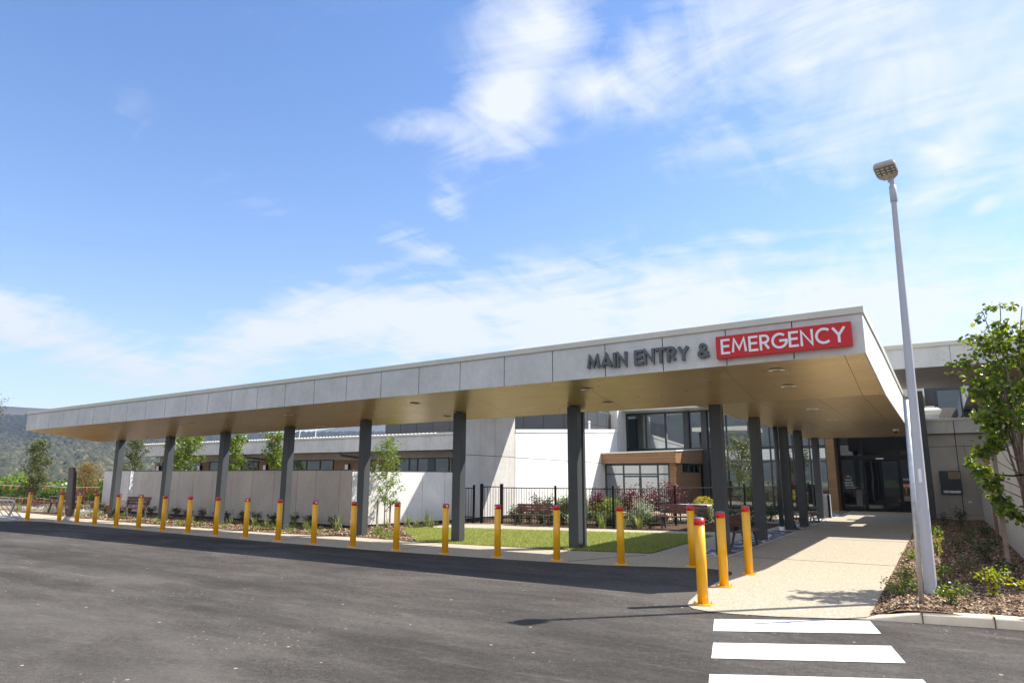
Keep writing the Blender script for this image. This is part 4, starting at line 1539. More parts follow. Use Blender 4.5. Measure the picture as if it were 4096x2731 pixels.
for a, b in ((RX0, 0.62), (0.62, 2.6), (2.6, 4.6), (4.6, RX1)):
    m.hexa([(a + .006, 25.03, 5.04), (b - .006, 25.03, 5.04), (b - .006, 29.5, 4.88), (a + .006, 29.5, 4.88), (a + .006, 25.03, 5.06), (b - .006, 25.03, 5.06), (b - .006, 29.5, 4.9), (a + .006, 29.5, 4.9)])
for a, b in ((1.19, 2.6), (2.6, 4.6), (4.6, RX1)):
    m.hexa([(a + .006, 29.51, 4.88), (b - .006, 29.51, 4.88), (b - .006, 37.5, 4.70), (a + .006, 37.5, 4.70), (a + .006, 29.51, 4.9), (b - .006, 29.51, 4.9), (b - .006, 37.5, 4.72), (a + .006, 37.5, 4.72)])
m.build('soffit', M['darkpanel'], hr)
m = MB()
m.box(1.165, 1.188, 29.52, 37.5, 4.72, 5.6)
m.build('opening_lining', M['white'], hr)
m = MB()
m.box(-0.60, -0.29, 30.1, 30.45, 0, 4.86)
m.build('column', M['char'], hr, bevel=0.012)

blk = thing('service_block', 'low grey panelled block with wall cabinet right of the entry', 'building', (1, 32, 0))
YW = 30.8
m = MB()
for a, b in ((-0.40, 0.58), (0.60, 2.38), (2.40, 4.4)):
    m.box(a, b - .008, YW, YW + .02, 0.30, 2.77)
    m.box(a, b - .008, YW, YW + .02, 2.79, 3.24)
m.build('cladding_panel', M['warmpanel'], blk)
m = MB()
m.box(-0.4, 4.5, YW + .021, 36.0, 0.0, 3.6)
m.build('wall', M['gap'], blk)
m = MB()
m.box(-0.41, 4.5, YW - .03, YW + .0205, 0.0, 0.29)
m.build('plinth', M['stoneborder'], blk)
m = MB()
for a, b in ((-0.5, 0.58), (0.60, 1.78), (1.79, 4.4)):
    m.box(a, b - .008, YW - .28, YW - .26, 3.26, 3.74)
m.build('fascia', M['panel'], blk)
m = MB()
m.box(-0.5, 4.5, YW - .259, YW + .021, 3.245, 3.73)
m.build('fascia_box', M['gap'], blk)
m = MB()
m.box(-0.52, 4.5, YW - .33, 36.2, 3.745, 3.82)
for i in range(26):
    m.box(-0.4 + i * .19, -0.36 + i * .19, YW - .31, 36.2, 3.82, 3.85)
m.build('roof', M['creamroof'], blk)
window(blk, 1.75, 4.0, YW - .02, 2.2, 2.74, (2.6,), (), 0.018, 0.05, 'glassb')
m = MB()
m.box(-0.5, -0.42, 30.82, 38.6, 0, 3.3)
m.build('return_wall', M['cladding'], blk)
# cabinet on the wall
cab = thing('wall_cabinet', 'dark blue-grey wall cabinet with kraft covered window beside the entry', 'cabinet', (0.3, YW, 1.4))
m = MB()
m.box(-0.05, 0.62, YW - .14, YW - .001, 1.02, 1.88)
m.build('case', M['darkgrey'], cab, bevel=0.01)
m = MB()
m.box(0.22, 0.60, YW - .150, YW - .141, 1.58, 1.85)
m.build('cover_sheet', M['kraft'], cab)
for i in range(3):
    m = MB()
    m.box(0.02 + i * .185, 0.195 + i * .185, YW - .155, YW - .141, 1.07, 1.16)
    m.build('tray', M['signwhite'], cab)
m = MB()
m.box(0.76, 0.86, YW - .06, YW - .001, 0.72, 0.79)
tag(m.build('power_outlet', M['lampwhite']), 'small white outdoor power outlet low on the grey wall', 'outlet')
m = MB()
m.tube([(0.82, YW - .01, 2.9), (0.84, YW - .04, 2.6), (0.88, YW - .05, 2.45), (0.93, YW - .03, 2.36)], 0.012, 6)
tag(m.build('loose_cable', M['kraft']), 'loose pale cable hanging from the wall above the cabinet', 'cable')
# clerestory behind the lower roof
cl = thing('clerestory', 'dark clerestory storey with grey windows above the low roof', 'building', (2, 37, 0))
m = MB()
m.box(-0.3, 9, 38.2, 44, 3.0, 6.2)
m.build('wall', M['cladding'], cl)
window(cl, 0.16, 3.2, 38.12, 3.9, 5.75, (1.15, 2.05), (), 0.07, 0.06, 'glassb')


def roof_unit(x, y, s, label):
    t = thing('roof_unit', label, 'air conditioner', (x, y, 3.86), 'cream air units on the low roof')
    m = MB()
    m.box(x - .28 * s, x + .28 * s, y - .25, y + .25, 3.86, 4.02)
    m.build('base', M['cap'], t)
    m = MB()
    m.box(x - .26 * s, x + .26 * s, y - .23, y + .23, 4.02, 4.16)
    m.build('collar', M['steel'], t)
    m = MB()
    m.hexa([(x - .27 * s, y - .24, 4.16), (x + .27 * s, y - .24, 4.16), (x + .27 * s, y + .24, 4.16), (x - .27 * s, y + .24, 4.16), (x - .36 * s, y - .34, 4.34), (x + .36 * s, y - .34, 4.34), (x + .36 * s, y + .34, 4.34), (x - .36 * s, y + .34, 4.34)])
    m.hexa([(x - .36 * s, y - .34, 4.34), (x + .36 * s, y - .34, 4.34), (x + .36 * s, y + .34, 4.34), (x - .36 * s, y + .34, 4.34), (x - .24 * s, y - .2, 4.46), (x + .24 * s, y - .2, 4.46), (x + .24 * s, y + .2, 4.46), (x - .24 * s, y + .2, 4.46)])
    m.build('hood', M['creamroof'], t)
    m = MB()
    m.box(x - .14 * s, x + .14 * s, y - .1, y + .1, 4.461, 4.53)
    m.build('vent', M['cap'], t)


roof_unit(-0.12, 33.2, 1.15, 'cream roof unit with flared hood just right of the dark column')
roof_unit(2.05, 34.0, 1.1, 'cream roof unit partly hidden under the high soffit')
m = MB()
m.box(2.75, 3.35, 33.8, 34.3, 3.86, 4.22)
ru = tag(m.build('roof_fan', M['steel'], bevel=0.02), 'low steel roof fan box behind the slim tree', 'fan')

# right boundary wall with brick pier
bw = thing('boundary_wall', 'pale sloping panel wall with brick pier along the right bed', 'wall', (1.3, 20, 0))
m = MB()
m.hexa([(1.17, 12.2, 0.12), (1.35, 12.2, 0.12), (1.35, 22.9, 0.12), (1.17, 22.9, 0.12), (1.17, 12.2, 2.22), (1.35, 12.2, 2.22), (1.35, 22.9, 2.2), (1.17, 22.9, 2.2)])
m.hexa([(1.17, 24.2, 0.12), (1.35, 24.2, 0.12), (1.35, 30.78, 0.12), (1.17, 30.78, 0.12), (1.17, 24.2, 2.2), (1.35, 24.2, 2.2), (1.35, 30.78, 2.2), (1.17, 30.78, 2.2)])
m.build('panel', M['wallpanel'], bw)
m = MB()
m.box(1.15, 1.40, 22.905, 24.195, 0, 2.2)
m.build('brick_pier', M['brick'], bw)
m = MB()
m.box(1.155, 1.34, 12.2, 22.9, 0.0, 0.119)
m.box(1.155, 1.34, 24.2, 30.76, 0.0, 0.119)
m.build('base_strip', M['char'], bw)

# ------------------------------------------------------------------ bollards
boll = [(-28.5, 12.59), (-27.05, 12.98), (-25.8, 12.96), (-24.15, 12.70), (-22.78, 12.66), (-21.38, 12.58), (-20.0, 12.52), (-18.6, 12.42), (-17.24, 12.35), (-15.86, 12.27), (-14.5, 12.2), (-13.12, 12.12), (-11.8, 12.1), (-10.45, 12.06), (-9.14, 12.12),
        (-7.86, 12.2), (-6.57, 12.34), (-5.27, 12.47), (-4.04, 12.88), (-2.76, 9.16), (-2.92, 10.78), (-2.92, 12.38)]
bh = [1.01, 1.01, 1.02, 1.02, 1.02, 1.02, 1.02, 1.02, 1.02, 1.02, 1.02, 1.02, 1.02, 1.03, 1.03, 1.04, 1.05, 1.06, 1.09, 1.08, 1.09, 1.12]
ordn = ['leftmost', 'second', 'third', 'fourth', 'fifth', 'sixth', 'seventh', 'eighth', 'ninth', 'tenth', 'eleventh', 'twelfth', 'thirteenth', 'fourteenth', 'fifteenth', 'sixteenth', 'seventeenth', 'eighteenth', 'nineteenth']


def make_bollard():
    t = thing('bollard', 'x', 'bollard', (0, 0, 0), 'yellow bollards along the kerbless path edge')
    r = 0.068
    MB().lathe([(r, 0.012), (r, 0.93)], 28).build('post', M['yellow'], t, True, True)
    MB().lathe([(r + .0015, 0.93), (r + .0015, 1.005)], 28).build('red_band', M['red'], t, True, True)
    MB().lathe([(r, 1.0051), (r - .002, 1.012), (r - .016, 1.020), (0.01, 1.024)], 28).build('cap', M['greycap'], t, True, True)
    MB().lathe([(0.128, 0.0), (0.128, 0.012), (0.124, 0.014)], 28).build('base_plate', M['yellow'], t, False, True)
    for k in range(4):
        a = PI / 4 + k * PI / 2 + 0.3
        m = MB().lathe([(0.013, 0.0135), (0.013, 0.024), (0.006, 0.0245), (0.006, 0.04)], 6, (0.103 * math.cos(a), 0.103 * math.sin(a), 0))
        m.build('bolt', M['bolt'], t, False, True)
    m = MB()
    rr = r + .003
    a0 = R(-62)
    pts = []
    for k in range(5):
        a = a0 + k * 0.14
        pts += [(rr * math.cos(a), rr * math.sin(a), .948), (rr * math.cos(a), rr * math.sin(a), .988)]
    m.add(pts, [(2 * k, 2 * k + 2, 2 * k + 3, 2 * k + 1) for k in range(4)])
    m.build('sticker', M['signwhite'], t, False, True)
    return t


b0 = make_bollard()
for i, ((x, y), h) in enumerate(zip(boll, bh)):
    o = b0 if i == 0 else copy_tree(b0)
    o.location = (x, y, 0.0085)
    o.scale = (1, 1, h / 1.02)
    o.rotation_euler = (rnd.uniform(-.008, .008), rnd.uniform(-.008, .008), [0.0, 1.9, 0.35, 2.6, 0.9, 0.2, -1.0, 3.0, 2.2][i % 9] if i < 18 else 0.45 + 0.1 * i)
    if i < 19:
        o['label'] = ('yellow bollard with red band, %s of the long row counted from the left end' % ordn[i]) if i < 18 else 'yellow bollard with red band at the right end of the long row'
    else:
        o['label'] = ['nearest and largest yellow bollard at the rounded tip of the path', 'middle yellow bollard of the three on the path tongue', 'farthest yellow bollard of the three on the path tongue, before the side bench'][i - 19]

# ------------------------------------------------------------------ lamp post and galvanised post
lp = thing('lamp_post', 'tall pale tapered lamp post standing in the right mulch bed', 'street lamp', (-0.285, 11.0, 0.1))
LX, LY = -0.268, 11.0
LN = 0.014      # the pole leans slightly


def lpt(z, dx=0.0, dy=0.0):
    return (LX + LN * z + dx, LY + dy, z)


m = MB()
m.tube([lpt(0.02), lpt(0.75)], [0.077, 0.074], 28, False)
m.tube([lpt(0.75), lpt(1.35)], [0.073, 0.0705], 28, False)
m.tube([lpt(1.35), lpt(5.62)], [0.0695, 0.038], 28, False)
m.build('pole', M['pole'], lp, True)
m = MB()
m.tube([lpt(5.58), lpt(5.585), lpt(5.83), lpt(5.84)], [0.041, 0.048, 0.048, 0.035], 20, False)
m.tube([lpt(5.84), lpt(5.97)], 0.033, 16, False)
m.build('spigot', M['pole'], lp, True)
m = MB()
c0, c1 = lpt(1.55), lpt(1.73)
for (cx0, z0_) in ((c0, 1.55),):
    a = [R(-105), R(-97), R(-89), R(-81), R(-73)]
    rr0, rr1 = 0.0705, 0.0690
    m.v = [(c0[0] + rr0 * math.cos(t), c0[1] + rr0 * math.sin(t), 1.55) for t in a] + [(c1[0] + rr1 * math.cos(t), c1[1] + rr1 * math.sin(t), 1.73) for t in a]
    m.f = [(k, k + 1, k + 6, k + 5) for k in range(4)]
m.build('notice_sticker', M['signwhite'], lp)
# the head: a rounded tray held out toward the road, lens panel underneath
hd = MB()
outl = []
for a, b in ((-0.11, -0.02), (-0.20, 0.06), (-0.235, 0.16), (-0.235, 0.40), (-0.215, 0.46), (-0.16, 0.485), (0.16, 0.485), (0.215, 0.46), (0.235, 0.40), (0.235, 0.16), (0.20, 0.06), (0.11, -0.02)):
    outl.append((a, b))
tilt = R(24)
dirv = Vector((-0.20, -0.98, 0)).normalized()       # the head reaches out this way
side = Vector((-dirv.y, dirv.x, 0))


def hp(a, b, c):
    a, b, c = a * .64, b * .64, c * .72
    v = Vector((LX + LN * 6 - .03, LY, 5.95)) + side * (-a) + dirv * (b * math.cos(tilt)) * 1.0 + Vector((0, 0, b * math.sin(tilt))) + Vector((0, 0, c))
    return (v.x, v.y, v.z)


n = len(outl)
ring0 = [hp(a * .96, .24 + (b - .24) * .96, -0.005) for a, b in outl]
ring1 = [hp(a, b, 0.03) for a, b in outl]
ring2 = [hp(a * .93, .24 + (b - .24) * .93, 0.085) for a, b in outl]
ring3 = [hp(a * .6, .24 + (b - .24) * .6, 0.11) for a, b in outl]
hd.v = ring0 + ring1 + ring2 + ring3
hd.f = [tuple(range(n))[::-1], tuple(range(3 * n, 4 * n))]
for k in range(3):
    hd.f += [(k * n + i, k * n + (i + 1) % n, (k + 1) * n + (i + 1) % n, (k + 1) * n + i) for i in range(n)]
head = hd.build('lamp_head', M['lamphead'], lp)
m = MB()
m.hexa([hp(-.20, .16, -.009), hp(.20, .16, -.009), hp(.20, .43, -.009), hp(-.20, .43, -.009), hp(-.20, .16, -.0055), hp(.20, .16, -.0055), hp(.20, .43, -.0055), hp(-.20, .43, -.0055)])
m.build('lens_bed', M['lensbed'], head)
m = MB()
for i in range(4):
    for j in range(3):
        for k in (0, 1):
            c = hp(-.155 + i * .103 + k * .03 - .015, .205 + j * .085, -.016)
            m.lathe([(0.004, -0.008), (0.0095, -0.003), (0.010, 0.005)], 8, c)
m.build('led_lens', M['led'], head)
m = MB()
m.tube([hp(0, -.06, -.02), hp(0, .03, .02)], 0.034, 12)
m.build('knuckle', M['lamphead'], lp)

gp = thing('galvanised_post', 'thin galvanised steel post leaning beside the lamp post', 'post', (-0.355, 9.93, 0.1))
m = MB()
m.tube([(-0.352, 9.93, 0.05), (-0.285, 9.93, 2.57)], 0.029, 16)
m.build('post', M['steel'], gp, True)
m = MB()
m.box(-0.265, -0.21, 9.915, 9.945, 2.15, 2.20)
m.build('bracket', M['steel'], gp)


# ------------------------------------------------------------------ benches
def make_bench():
    t = thing('park_bench', 'x', 'bench', (0, 0, 0), 'jarrah slat benches around the entry')
    W = 0.70
    m = MB()
    for i in range(4):
        y = -0.24 + i * 0.085
        m.box(-W, W, y, y + .075, 0.335, 0.365)
    m.build('seat', M['bench'], t, False, True, 0.004)
    m = MB()
    for i in range(3):
        z = 0.43 + i * 0.092
        y = 0.145 + i * .022
        m.hexa([(-W, y, z), (W, y, z), (W, y + .028, z), (-W, y + .028, z), (-W, y + .018, z + .082), (W, y + .018, z + .082), (W, y + .046, z + .082), (-W, y + .046, z + .082)])
    m.build('backrest', M['bench'], t, False, True, 0.004)
    for sx in (-1, 1):
        x = sx * 0.56
        m = MB()
        m.hexa([(x - .022, -.20, 0), (x + .022, -.20, 0), (x + .022, -.15, 0), (x - .022, -.15, 0), (x - .022, -.13, .334), (x + .022, -.13, .334), (x + .022, -.08, .334), (x - .022, -.08, .334)])
        m.build('leg', M['char'], t, False, True)
        m = MB()
        m.hexa([(x - .022, .13, 0), (x + .022, .13, 0), (x + .022, .18, 0), (x - .022, .18, 0), (x - .022, .05, .334), (x + .022, .05, .334), (x + .022, .10, .334), (x - .022, .10, .334)])
        m.hexa([(x - .022, .10, .334), (x + .022, .10, .334), (x + .022, .14, .334), (x - .022, .14, .334), (x - .022, .195, .66), (x + .022, .195, .66), (x + .022, .235, .66), (x - .022, .235, .66)])
        m.build('leg', M['char'], t, False, True)
        m = MB()
        m.tube([(x, -.22, .366), (x, -.21, .53), (x, -.16, .545), (x, .16, .53)], 0.015, 8)
        m.build('armrest', M['char'], t, False, True)
    return t


bench0 = make_bench()
bl = [((-26.6, 15.35), 0.0, 1.15, 'dark slatted bench facing the road before the screen wall'),
      ((-33.3, 16.1), 0.1, 1.25, 'dark bench in the far left garden behind the totem sign'),
      ((-29.9, 18.6), 0.05, 1.0, 'orange-brown bench glimpsed in the gap between the screen walls'),
      ((-11.85, 20.52), 0.0, 1.0, 'red-brown bench in front of the black fence near the gate'),
      ((-7.1, 21.75), 0.0, 1.08, 'long red-brown bench on the right in front of the fence'),
      ((-4.18, 17.4), PI / 2, 1.0, 'red-brown bench side-on between the first two walkway columns'),
      ((-4.25, 24.4), PI / 2, 0.85, 'dark bench in shade just beyond the walkway downpipe'),
      ((-4.25, 28.2), PI / 2, 0.9, 'farthest dark bench beside the entry walkway')]
for i, ((x, y), rz, s, lab) in enumerate(bl):
    o = bench0 if i == 0 else copy_tree(bench0)
    o.location = (x, y, 0.012)
    o.rotation_euler = (0, 0, rz)
    o.scale = (s, s, s)
    o['label'] = lab

# bin by the door
bn = thing('waste_bin', 'slim pale metal bin panel by the timber pier', 'bin', (-4.2, 31.7, 0))
m = MB()
m.box(-4.32, -4.02, 31.6, 31.9, 0.02, 0.93)
m.build('body', M['binm'], bn, bevel=0.01)
m = MB()
m.box(-4.34, -4.30, 31.5, 31.585, 0.02, 0.93)
m.box(-4.10, -4.02, 31.5, 31.595, 0.02, 0.93)
m.build('side_frame', M['black'], bn)

# ------------------------------------------------------------------ pool-style fence
fence = thing('courtyard_fence', 'black tubular steel fence with gate around the courtyard garden', 'fence', (-11, 21, 0))
fp = [(-14.82, 20.35), (-14.19, 20.45), (-13.92, 20.55), (-13.25, 20.80), (-11.13, 20.85), (-9.12, 21.05), (-7.90, 23.55), (-7.0, 29.7), (-5.5, 36.0)]
for i, (p, q) in enumerate(zip(fp[:-1], fp[1:])):
    top = 1.26 if i < 1 else (1.31 if i == 2 else 1.28)
    if i == 1:
        continue
    d = Vector((q[0] - p[0], q[1] - p[1], 0))
    L_ = d.length
    d.normalize()
    m = MB()
    for z in (0.10 + (0.12 if i < 4 else 0), top - .045):
        a = Vector((p[0], p[1], z)) + d * .03
        b = Vector((q[0], q[1], z)) - d * .03
        m.tube([a, b], 0.017, 6)
    k = int(L_ / 0.098)
    for j in range(1, k):
        c = Vector((p[0], p[1], 0)) + d * (L_ * j / k)
        m.tube([(c.x, c.y, 0.05), (c.x, c.y, top - .03)], 0.0085, 5)
    m.build('gate' if i == 2 else 'fence_panel', M['black'], fence)
for i, p in enumerate(fp[:-1]):
    m = MB()
    w = 0.045 if i in (2, 3) else 0.03
    h = 1.37 if i in (2, 3) else 1.33
    m.box(p[0] - w, p[0] + w, p[1] - w, p[1] + w, 0, h)
    m.build('fence_post', M['black'], fence)

# ------------------------------------------------------------------ totem sign and bike rack
tt = thing('totem_sign', 'tall dark leaning-edged totem sign among the left bollards', 'sign', (-27.1, 13.3, 0))
poly = [(-27.20, 0.16), (-27.00, 0.16), (-26.88, 0.42), (-27.06, 1.74), (-27.17, 1.90), (-27.44, 1.90), (-27.34, 0.34)]
m = MB()
ya, yb2 = 13.27, 13.37
m.v = [(x, ya, z) for x, z in poly] + [(x, yb2, z) for x, z in poly]
n = len(poly)
m.f = [tuple(range(n)), tuple(range(n, 2 * n))[::-1]] + [(i, n + i, n + (i + 1) % n, (i + 1) % n) for i in range(n)]
m.build('blade', M['totem'], tt)
m = MB()
for p, q in zip(poly[1:5], poly[2:6]):
    m.hexa([(p[0], ya - .004, p[1]), (p[0] + .05, ya - .004, p[1]), (p[0] + .05, yb2 + .004, p[1]), (p[0], yb2 + .004, p[1]), (q[0], ya - .004, q[1]), (q[0] + .05, ya - .004, q[1]), (q[0] + .05, yb2 + .004, q[1]), (q[0], yb2 + .004, q[1])])
    break
m.hexa([(-26.92, ya - .004, .43), (-26.85, ya - .004, .43), (-26.85, yb2 + .004, .43), (-26.92, yb2 + .004, .43), (-27.10, ya - .004, 1.73), (-27.03, ya - .004, 1.73), (-27.03, yb2 + .004, 1.73), (-27.10, yb2 + .004, 1.73)])
m.build('edge_strip', M['totemedge'], tt)
m = MB()
m.box(-27.24, -27.06, 13.24, 13.40, 0.01, 0.159)
m.box(-27.40, -26.88, 13.22, 13.42, 0.009, 0.03)
m.hexa([(-27.40, 13.26, .03), (-27.24, 13.26, .03), (-27.24, 13.38, .03), (-27.40, 13.38, .03), (-27.28, 13.26, .12), (-27.24, 13.26, .12), (-27.24, 13.38, .12), (-27.28, 13.38, .12)])
m.build('foot', M['steel'], tt)
m = MB()
m.box(-27.26, -27.13, ya - .006, ya - .001, .50, .515)
m.box(-27.26, -27.09, ya - .006, ya - .001, .465, .478)
m.build('small_text', M['signwhite'], tt)
m = MB()
m.box(-27.30, -27.27, ya - .006, ya - .001, .49, .52)
m.build('emblem', M['signred'], tt)

br = thing('bike_rack', 'curved galvanised tube bicycle rack at the left edge', 'bike rack', (-29.4, 12.45, 0))
m = MB()
m.tube([(-32.5, 12.5, 0.68), (-29.62, 12.45, 0.70), (-29.42, 12.44, 0.695), (-29.30, 12.44, 0.65), (-29.27, 12.44, 0.57), (-29.33, 12.44, 0.45), (-29.52, 12.44, 0.22), (-29.55, 12.44, 0.12), (-29.50, 12.44, 0.05), (-29.40, 12.44, 0.03), (-29.02, 12.44, 0.03)], 0.036, 12)
m.build('rail', M['steel'], br, True)
for k in range(3):
    x = -30.4 - k * 0.85
    m = MB()
    m.tube([(x + .3, 12.5, .68), (x + .42, 13.0, 0.08), (x - .15, 13.0, 0.08), (x, 12.5, .68)], 0.016, 8)
    m.build('loop', M['steel'], br, True)
m = MB()
m.tube([(-32.5, 13.0, 0.05), (-29.9, 13.0, 0.05)], 0.022, 8)
m.build('ground_rail', M['steel'], br)

# ------------------------------------------------------------------ plants


def shrub(name, label, loc, r, h, n, size, mat, cat='shrub', group=None, aspect=0.55, stem=True, twigs=7):
    """twiggy shrub: leaves clustered along stems that fan from the base"""
    t = thing(name, label, cat, loc, group)
    m = MB()
    L_ = []
    for k in range(twigs):
        a = rnd.uniform(0, 2 * PI)
        rr = r * rnd.uniform(0.25, 1.0)
        hh = h * rnd.uniform(0.55, 1.0)
        tip = Vector((rr * math.cos(a), rr * math.sin(a), hh))
        mid = Vector((tip.x * .35, tip.y * .35, hh * .6))
        m.tube([(0, 0, 0), mid, tip], [0.008, 0.006, 0.003], 4)
        L_.append((mid, tip))
    if stem:
        m.build('stem', M['bark'], t, False, True)
    P = []
    for i in range(n):
        a, b = L_[i % twigs]
        q = rnd.random() ** 0.6
        p = a.lerp(b, q * 1.05) if rnd.random() < .8 else Vector((0, 0, 0)).lerp(a, rnd.random())
        s = r * 0.22
        P.append((p.x + rnd.gauss(0, s), p.y + rnd.gauss(0, s), max(0.01, p.z + rnd.gauss(0, s * .8))))
    P = np.array(P) + np.array(loc)
    leaves('foliage', P, size, mat, t, aspect=aspect, up=0.8)
    return t


def tuft(name, label, loc, h, n, mat, group=None, w=0.012, lean=0.5, r=0.06):
    P = np.array(loc) + np.stack([rng.normal(0, r, n), rng.normal(0, r, n), np.zeros(n)], 1)
    V, F = blade_arrays(P, h, w, lean, 4)
    o = np_mesh(name, V - np.array(loc), F, mat)
    o.location = loc
    return tag(o, label, 'grass tuft', group)


# right bed
zr = 0.11
rb = [((0.42, 11.15), .20, .38, 250, .055, 'leaf_gold', 'yellow-green shrub in the middle of the right bed'),
      ((0.86, 10.75), .20, .28, 220, .055, 'leaf_gold', 'yellow-green shrub at the right end beside the kerb'),
      ((-0.06, 10.25), .18, .24, 160, .055, 'leaf_pear', 'green shrub just right of the lamp post base'),
      ((-0.58, 11.6), .17, .26, 300, .04, 'leaf_light', 'light green shrub at the path edge left of the posts'),
      ((-0.60, 10.7), .20, .18, 260, .04, 'leaf_light', 'low light green shrub nearest the path corner'),
      ((0.12, 13.4), .22, .25, 300, .035, 'leaf_olive', 'dull olive shrub behind the lamp post'),
      ((0.55, 15.3), .28, .45, 460, .045, 'leaf_dark', 'dark bushy shrub beside the stake'),
      ((0.62, 12.6), .18, .30, 240, .045, 'leaf_dark', 'dark shrub at the foot of the tree stake'),
      ((0.15, 17.2), .25, .32, 360, .03, 'leaf_dark', 'round dark shrub in the middle of the bed'),
      ((0.42, 19.8), .26, .50, 420, .04, 'leaf_olive', 'olive bush beyond the round dark shrub'),
      ((0.38, 24.3), .24, .66, 460, .05, 'leaf_dark', 'upright dark shrub before the grey wall'),
      ((-0.05, 26.4), .25, .34, 260, .05, 'leaf_dark', 'small dark shrub at the wall foot'),
      ((-0.22, 21.0), .18, .28, 220, .05, 'leaf_light', 'small green shrub beyond the posts'),
      ((-0.22, 16.1), .16, .42, 260, .045, 'leaf_gold', 'golden upright shrub hidden behind the lamp post'),
      ((-0.62, 15.4), .16, .16, 200, .04, 'leaf_light', 'tiny green shrub at the path edge farther back'),
      ((-0.12, 12.2), .18, .24, 220, .045, 'leaf_pear', 'green shrub touching the back of the lamp post'),
      ((0.78, 21.4), .26, .30, 300, .045, 'leaf_dark', 'dark shrub near the brick pier'),
      ((0.25, 13.0 - .9), .16, .14, 160, .03, 'leaf_olive', 'low grey-green plant between the golden shrub and the lamp post')]
for (x, y), r, h, n, s, mt, lab in rb:
    shrub('shrub', lab, (x, y, bed_z(x, y)), r, h, n, s, M[mt], aspect=0.45)

# row of clipped dark shrubs and tufts before the screen wall
k = 0
for i, t_ in enumerate(np.linspace(0.06, 0.965, 15)):
    x = -30.2 + t_ * 14.3
    y = 17.33 - t_ * 1.22 - 0.42
    shrub('clipped_shrub', ('small round dark shrub at the foot of the screen wall, number %s from the left' % ['one', 'two', 'three', 'four', 'five', 'six', 'seven', 'eight', 'nine', 'ten', 'eleven', 'twelve', 'thirteen', 'fourteen', 'fifteen'][i]), (x + rnd.uniform(-.15, .15), y, 0.015), .19, .38, 260, .05, M['leaf_dark'], group='dark shrubs along the screen wall', aspect=.6)
tl = [(-27.5, 15.6, .30), (-25.2, 15.9, .32), (-23.0, 15.5, .25), (-22.4, 15.0, .25), (-20.6, 15.3, .28), (-19.2, 15.2, .36), (-18.4, 15.0, .30), (-17.5, 15.3, .36), (-16.6, 15.0, .34), (-15.35, 15.1, .62), (-14.55, 15.0, .45), (-13.75, 15.1, .42), (-15.0, 16.9, .32), (-14.2, 17.3, .42), (-14.45, 18.1, .60), (-14.8, 17.6, .5), (-13.9, 17.7, .45), (-14.35, 19.1, .40), (-28.6, 15.3, .3), (-29.6, 15.4, .3)]
OR2 = ['first', 'second', 'third', 'fourth', 'fifth', 'sixth', 'seventh', 'eighth', 'ninth', 'tenth', 'eleventh', 'twelfth', 'thirteenth', 'fourteenth', 'fifteenth', 'sixteenth', 'seventeenth', 'eighteenth', 'nineteenth', 'twentieth']
tl.sort()
for i, (x, y, h) in enumerate(tl):
    tuft('strappy_tuft', 'arching strappy green tuft in the long mulch bed, %s from the left' % OR2[i], (x, y, 0.012), h, 42, M['strap'], 'strappy tufts in the long mulch bed', 0.016, 0.55, 0.05)
for i, (x, y) in enumerate(sorted([(-23.4, 14.4), (-21.9, 14.3), (-20.7, 14.25), (-19.4, 14.2), (-18.2, 14.3), (-16.4, 14.2), (-13.0, 14.6), (-12.6, 14.3), (-17.6, 14.5), (-24.8, 14.6), (-26.4, 14.7), (-15.3, 14.1), (-13.6, 14.9)])):
    shrub('groundcover_plant', 'low light green plant at the front of the mulch bed, %s from the left' % OR2[i], (x, y, 0.012), .30, .10, 260, .035, M['leaf_light'], 'plant', 'low plants at the front of the mulch bed', .5, False)


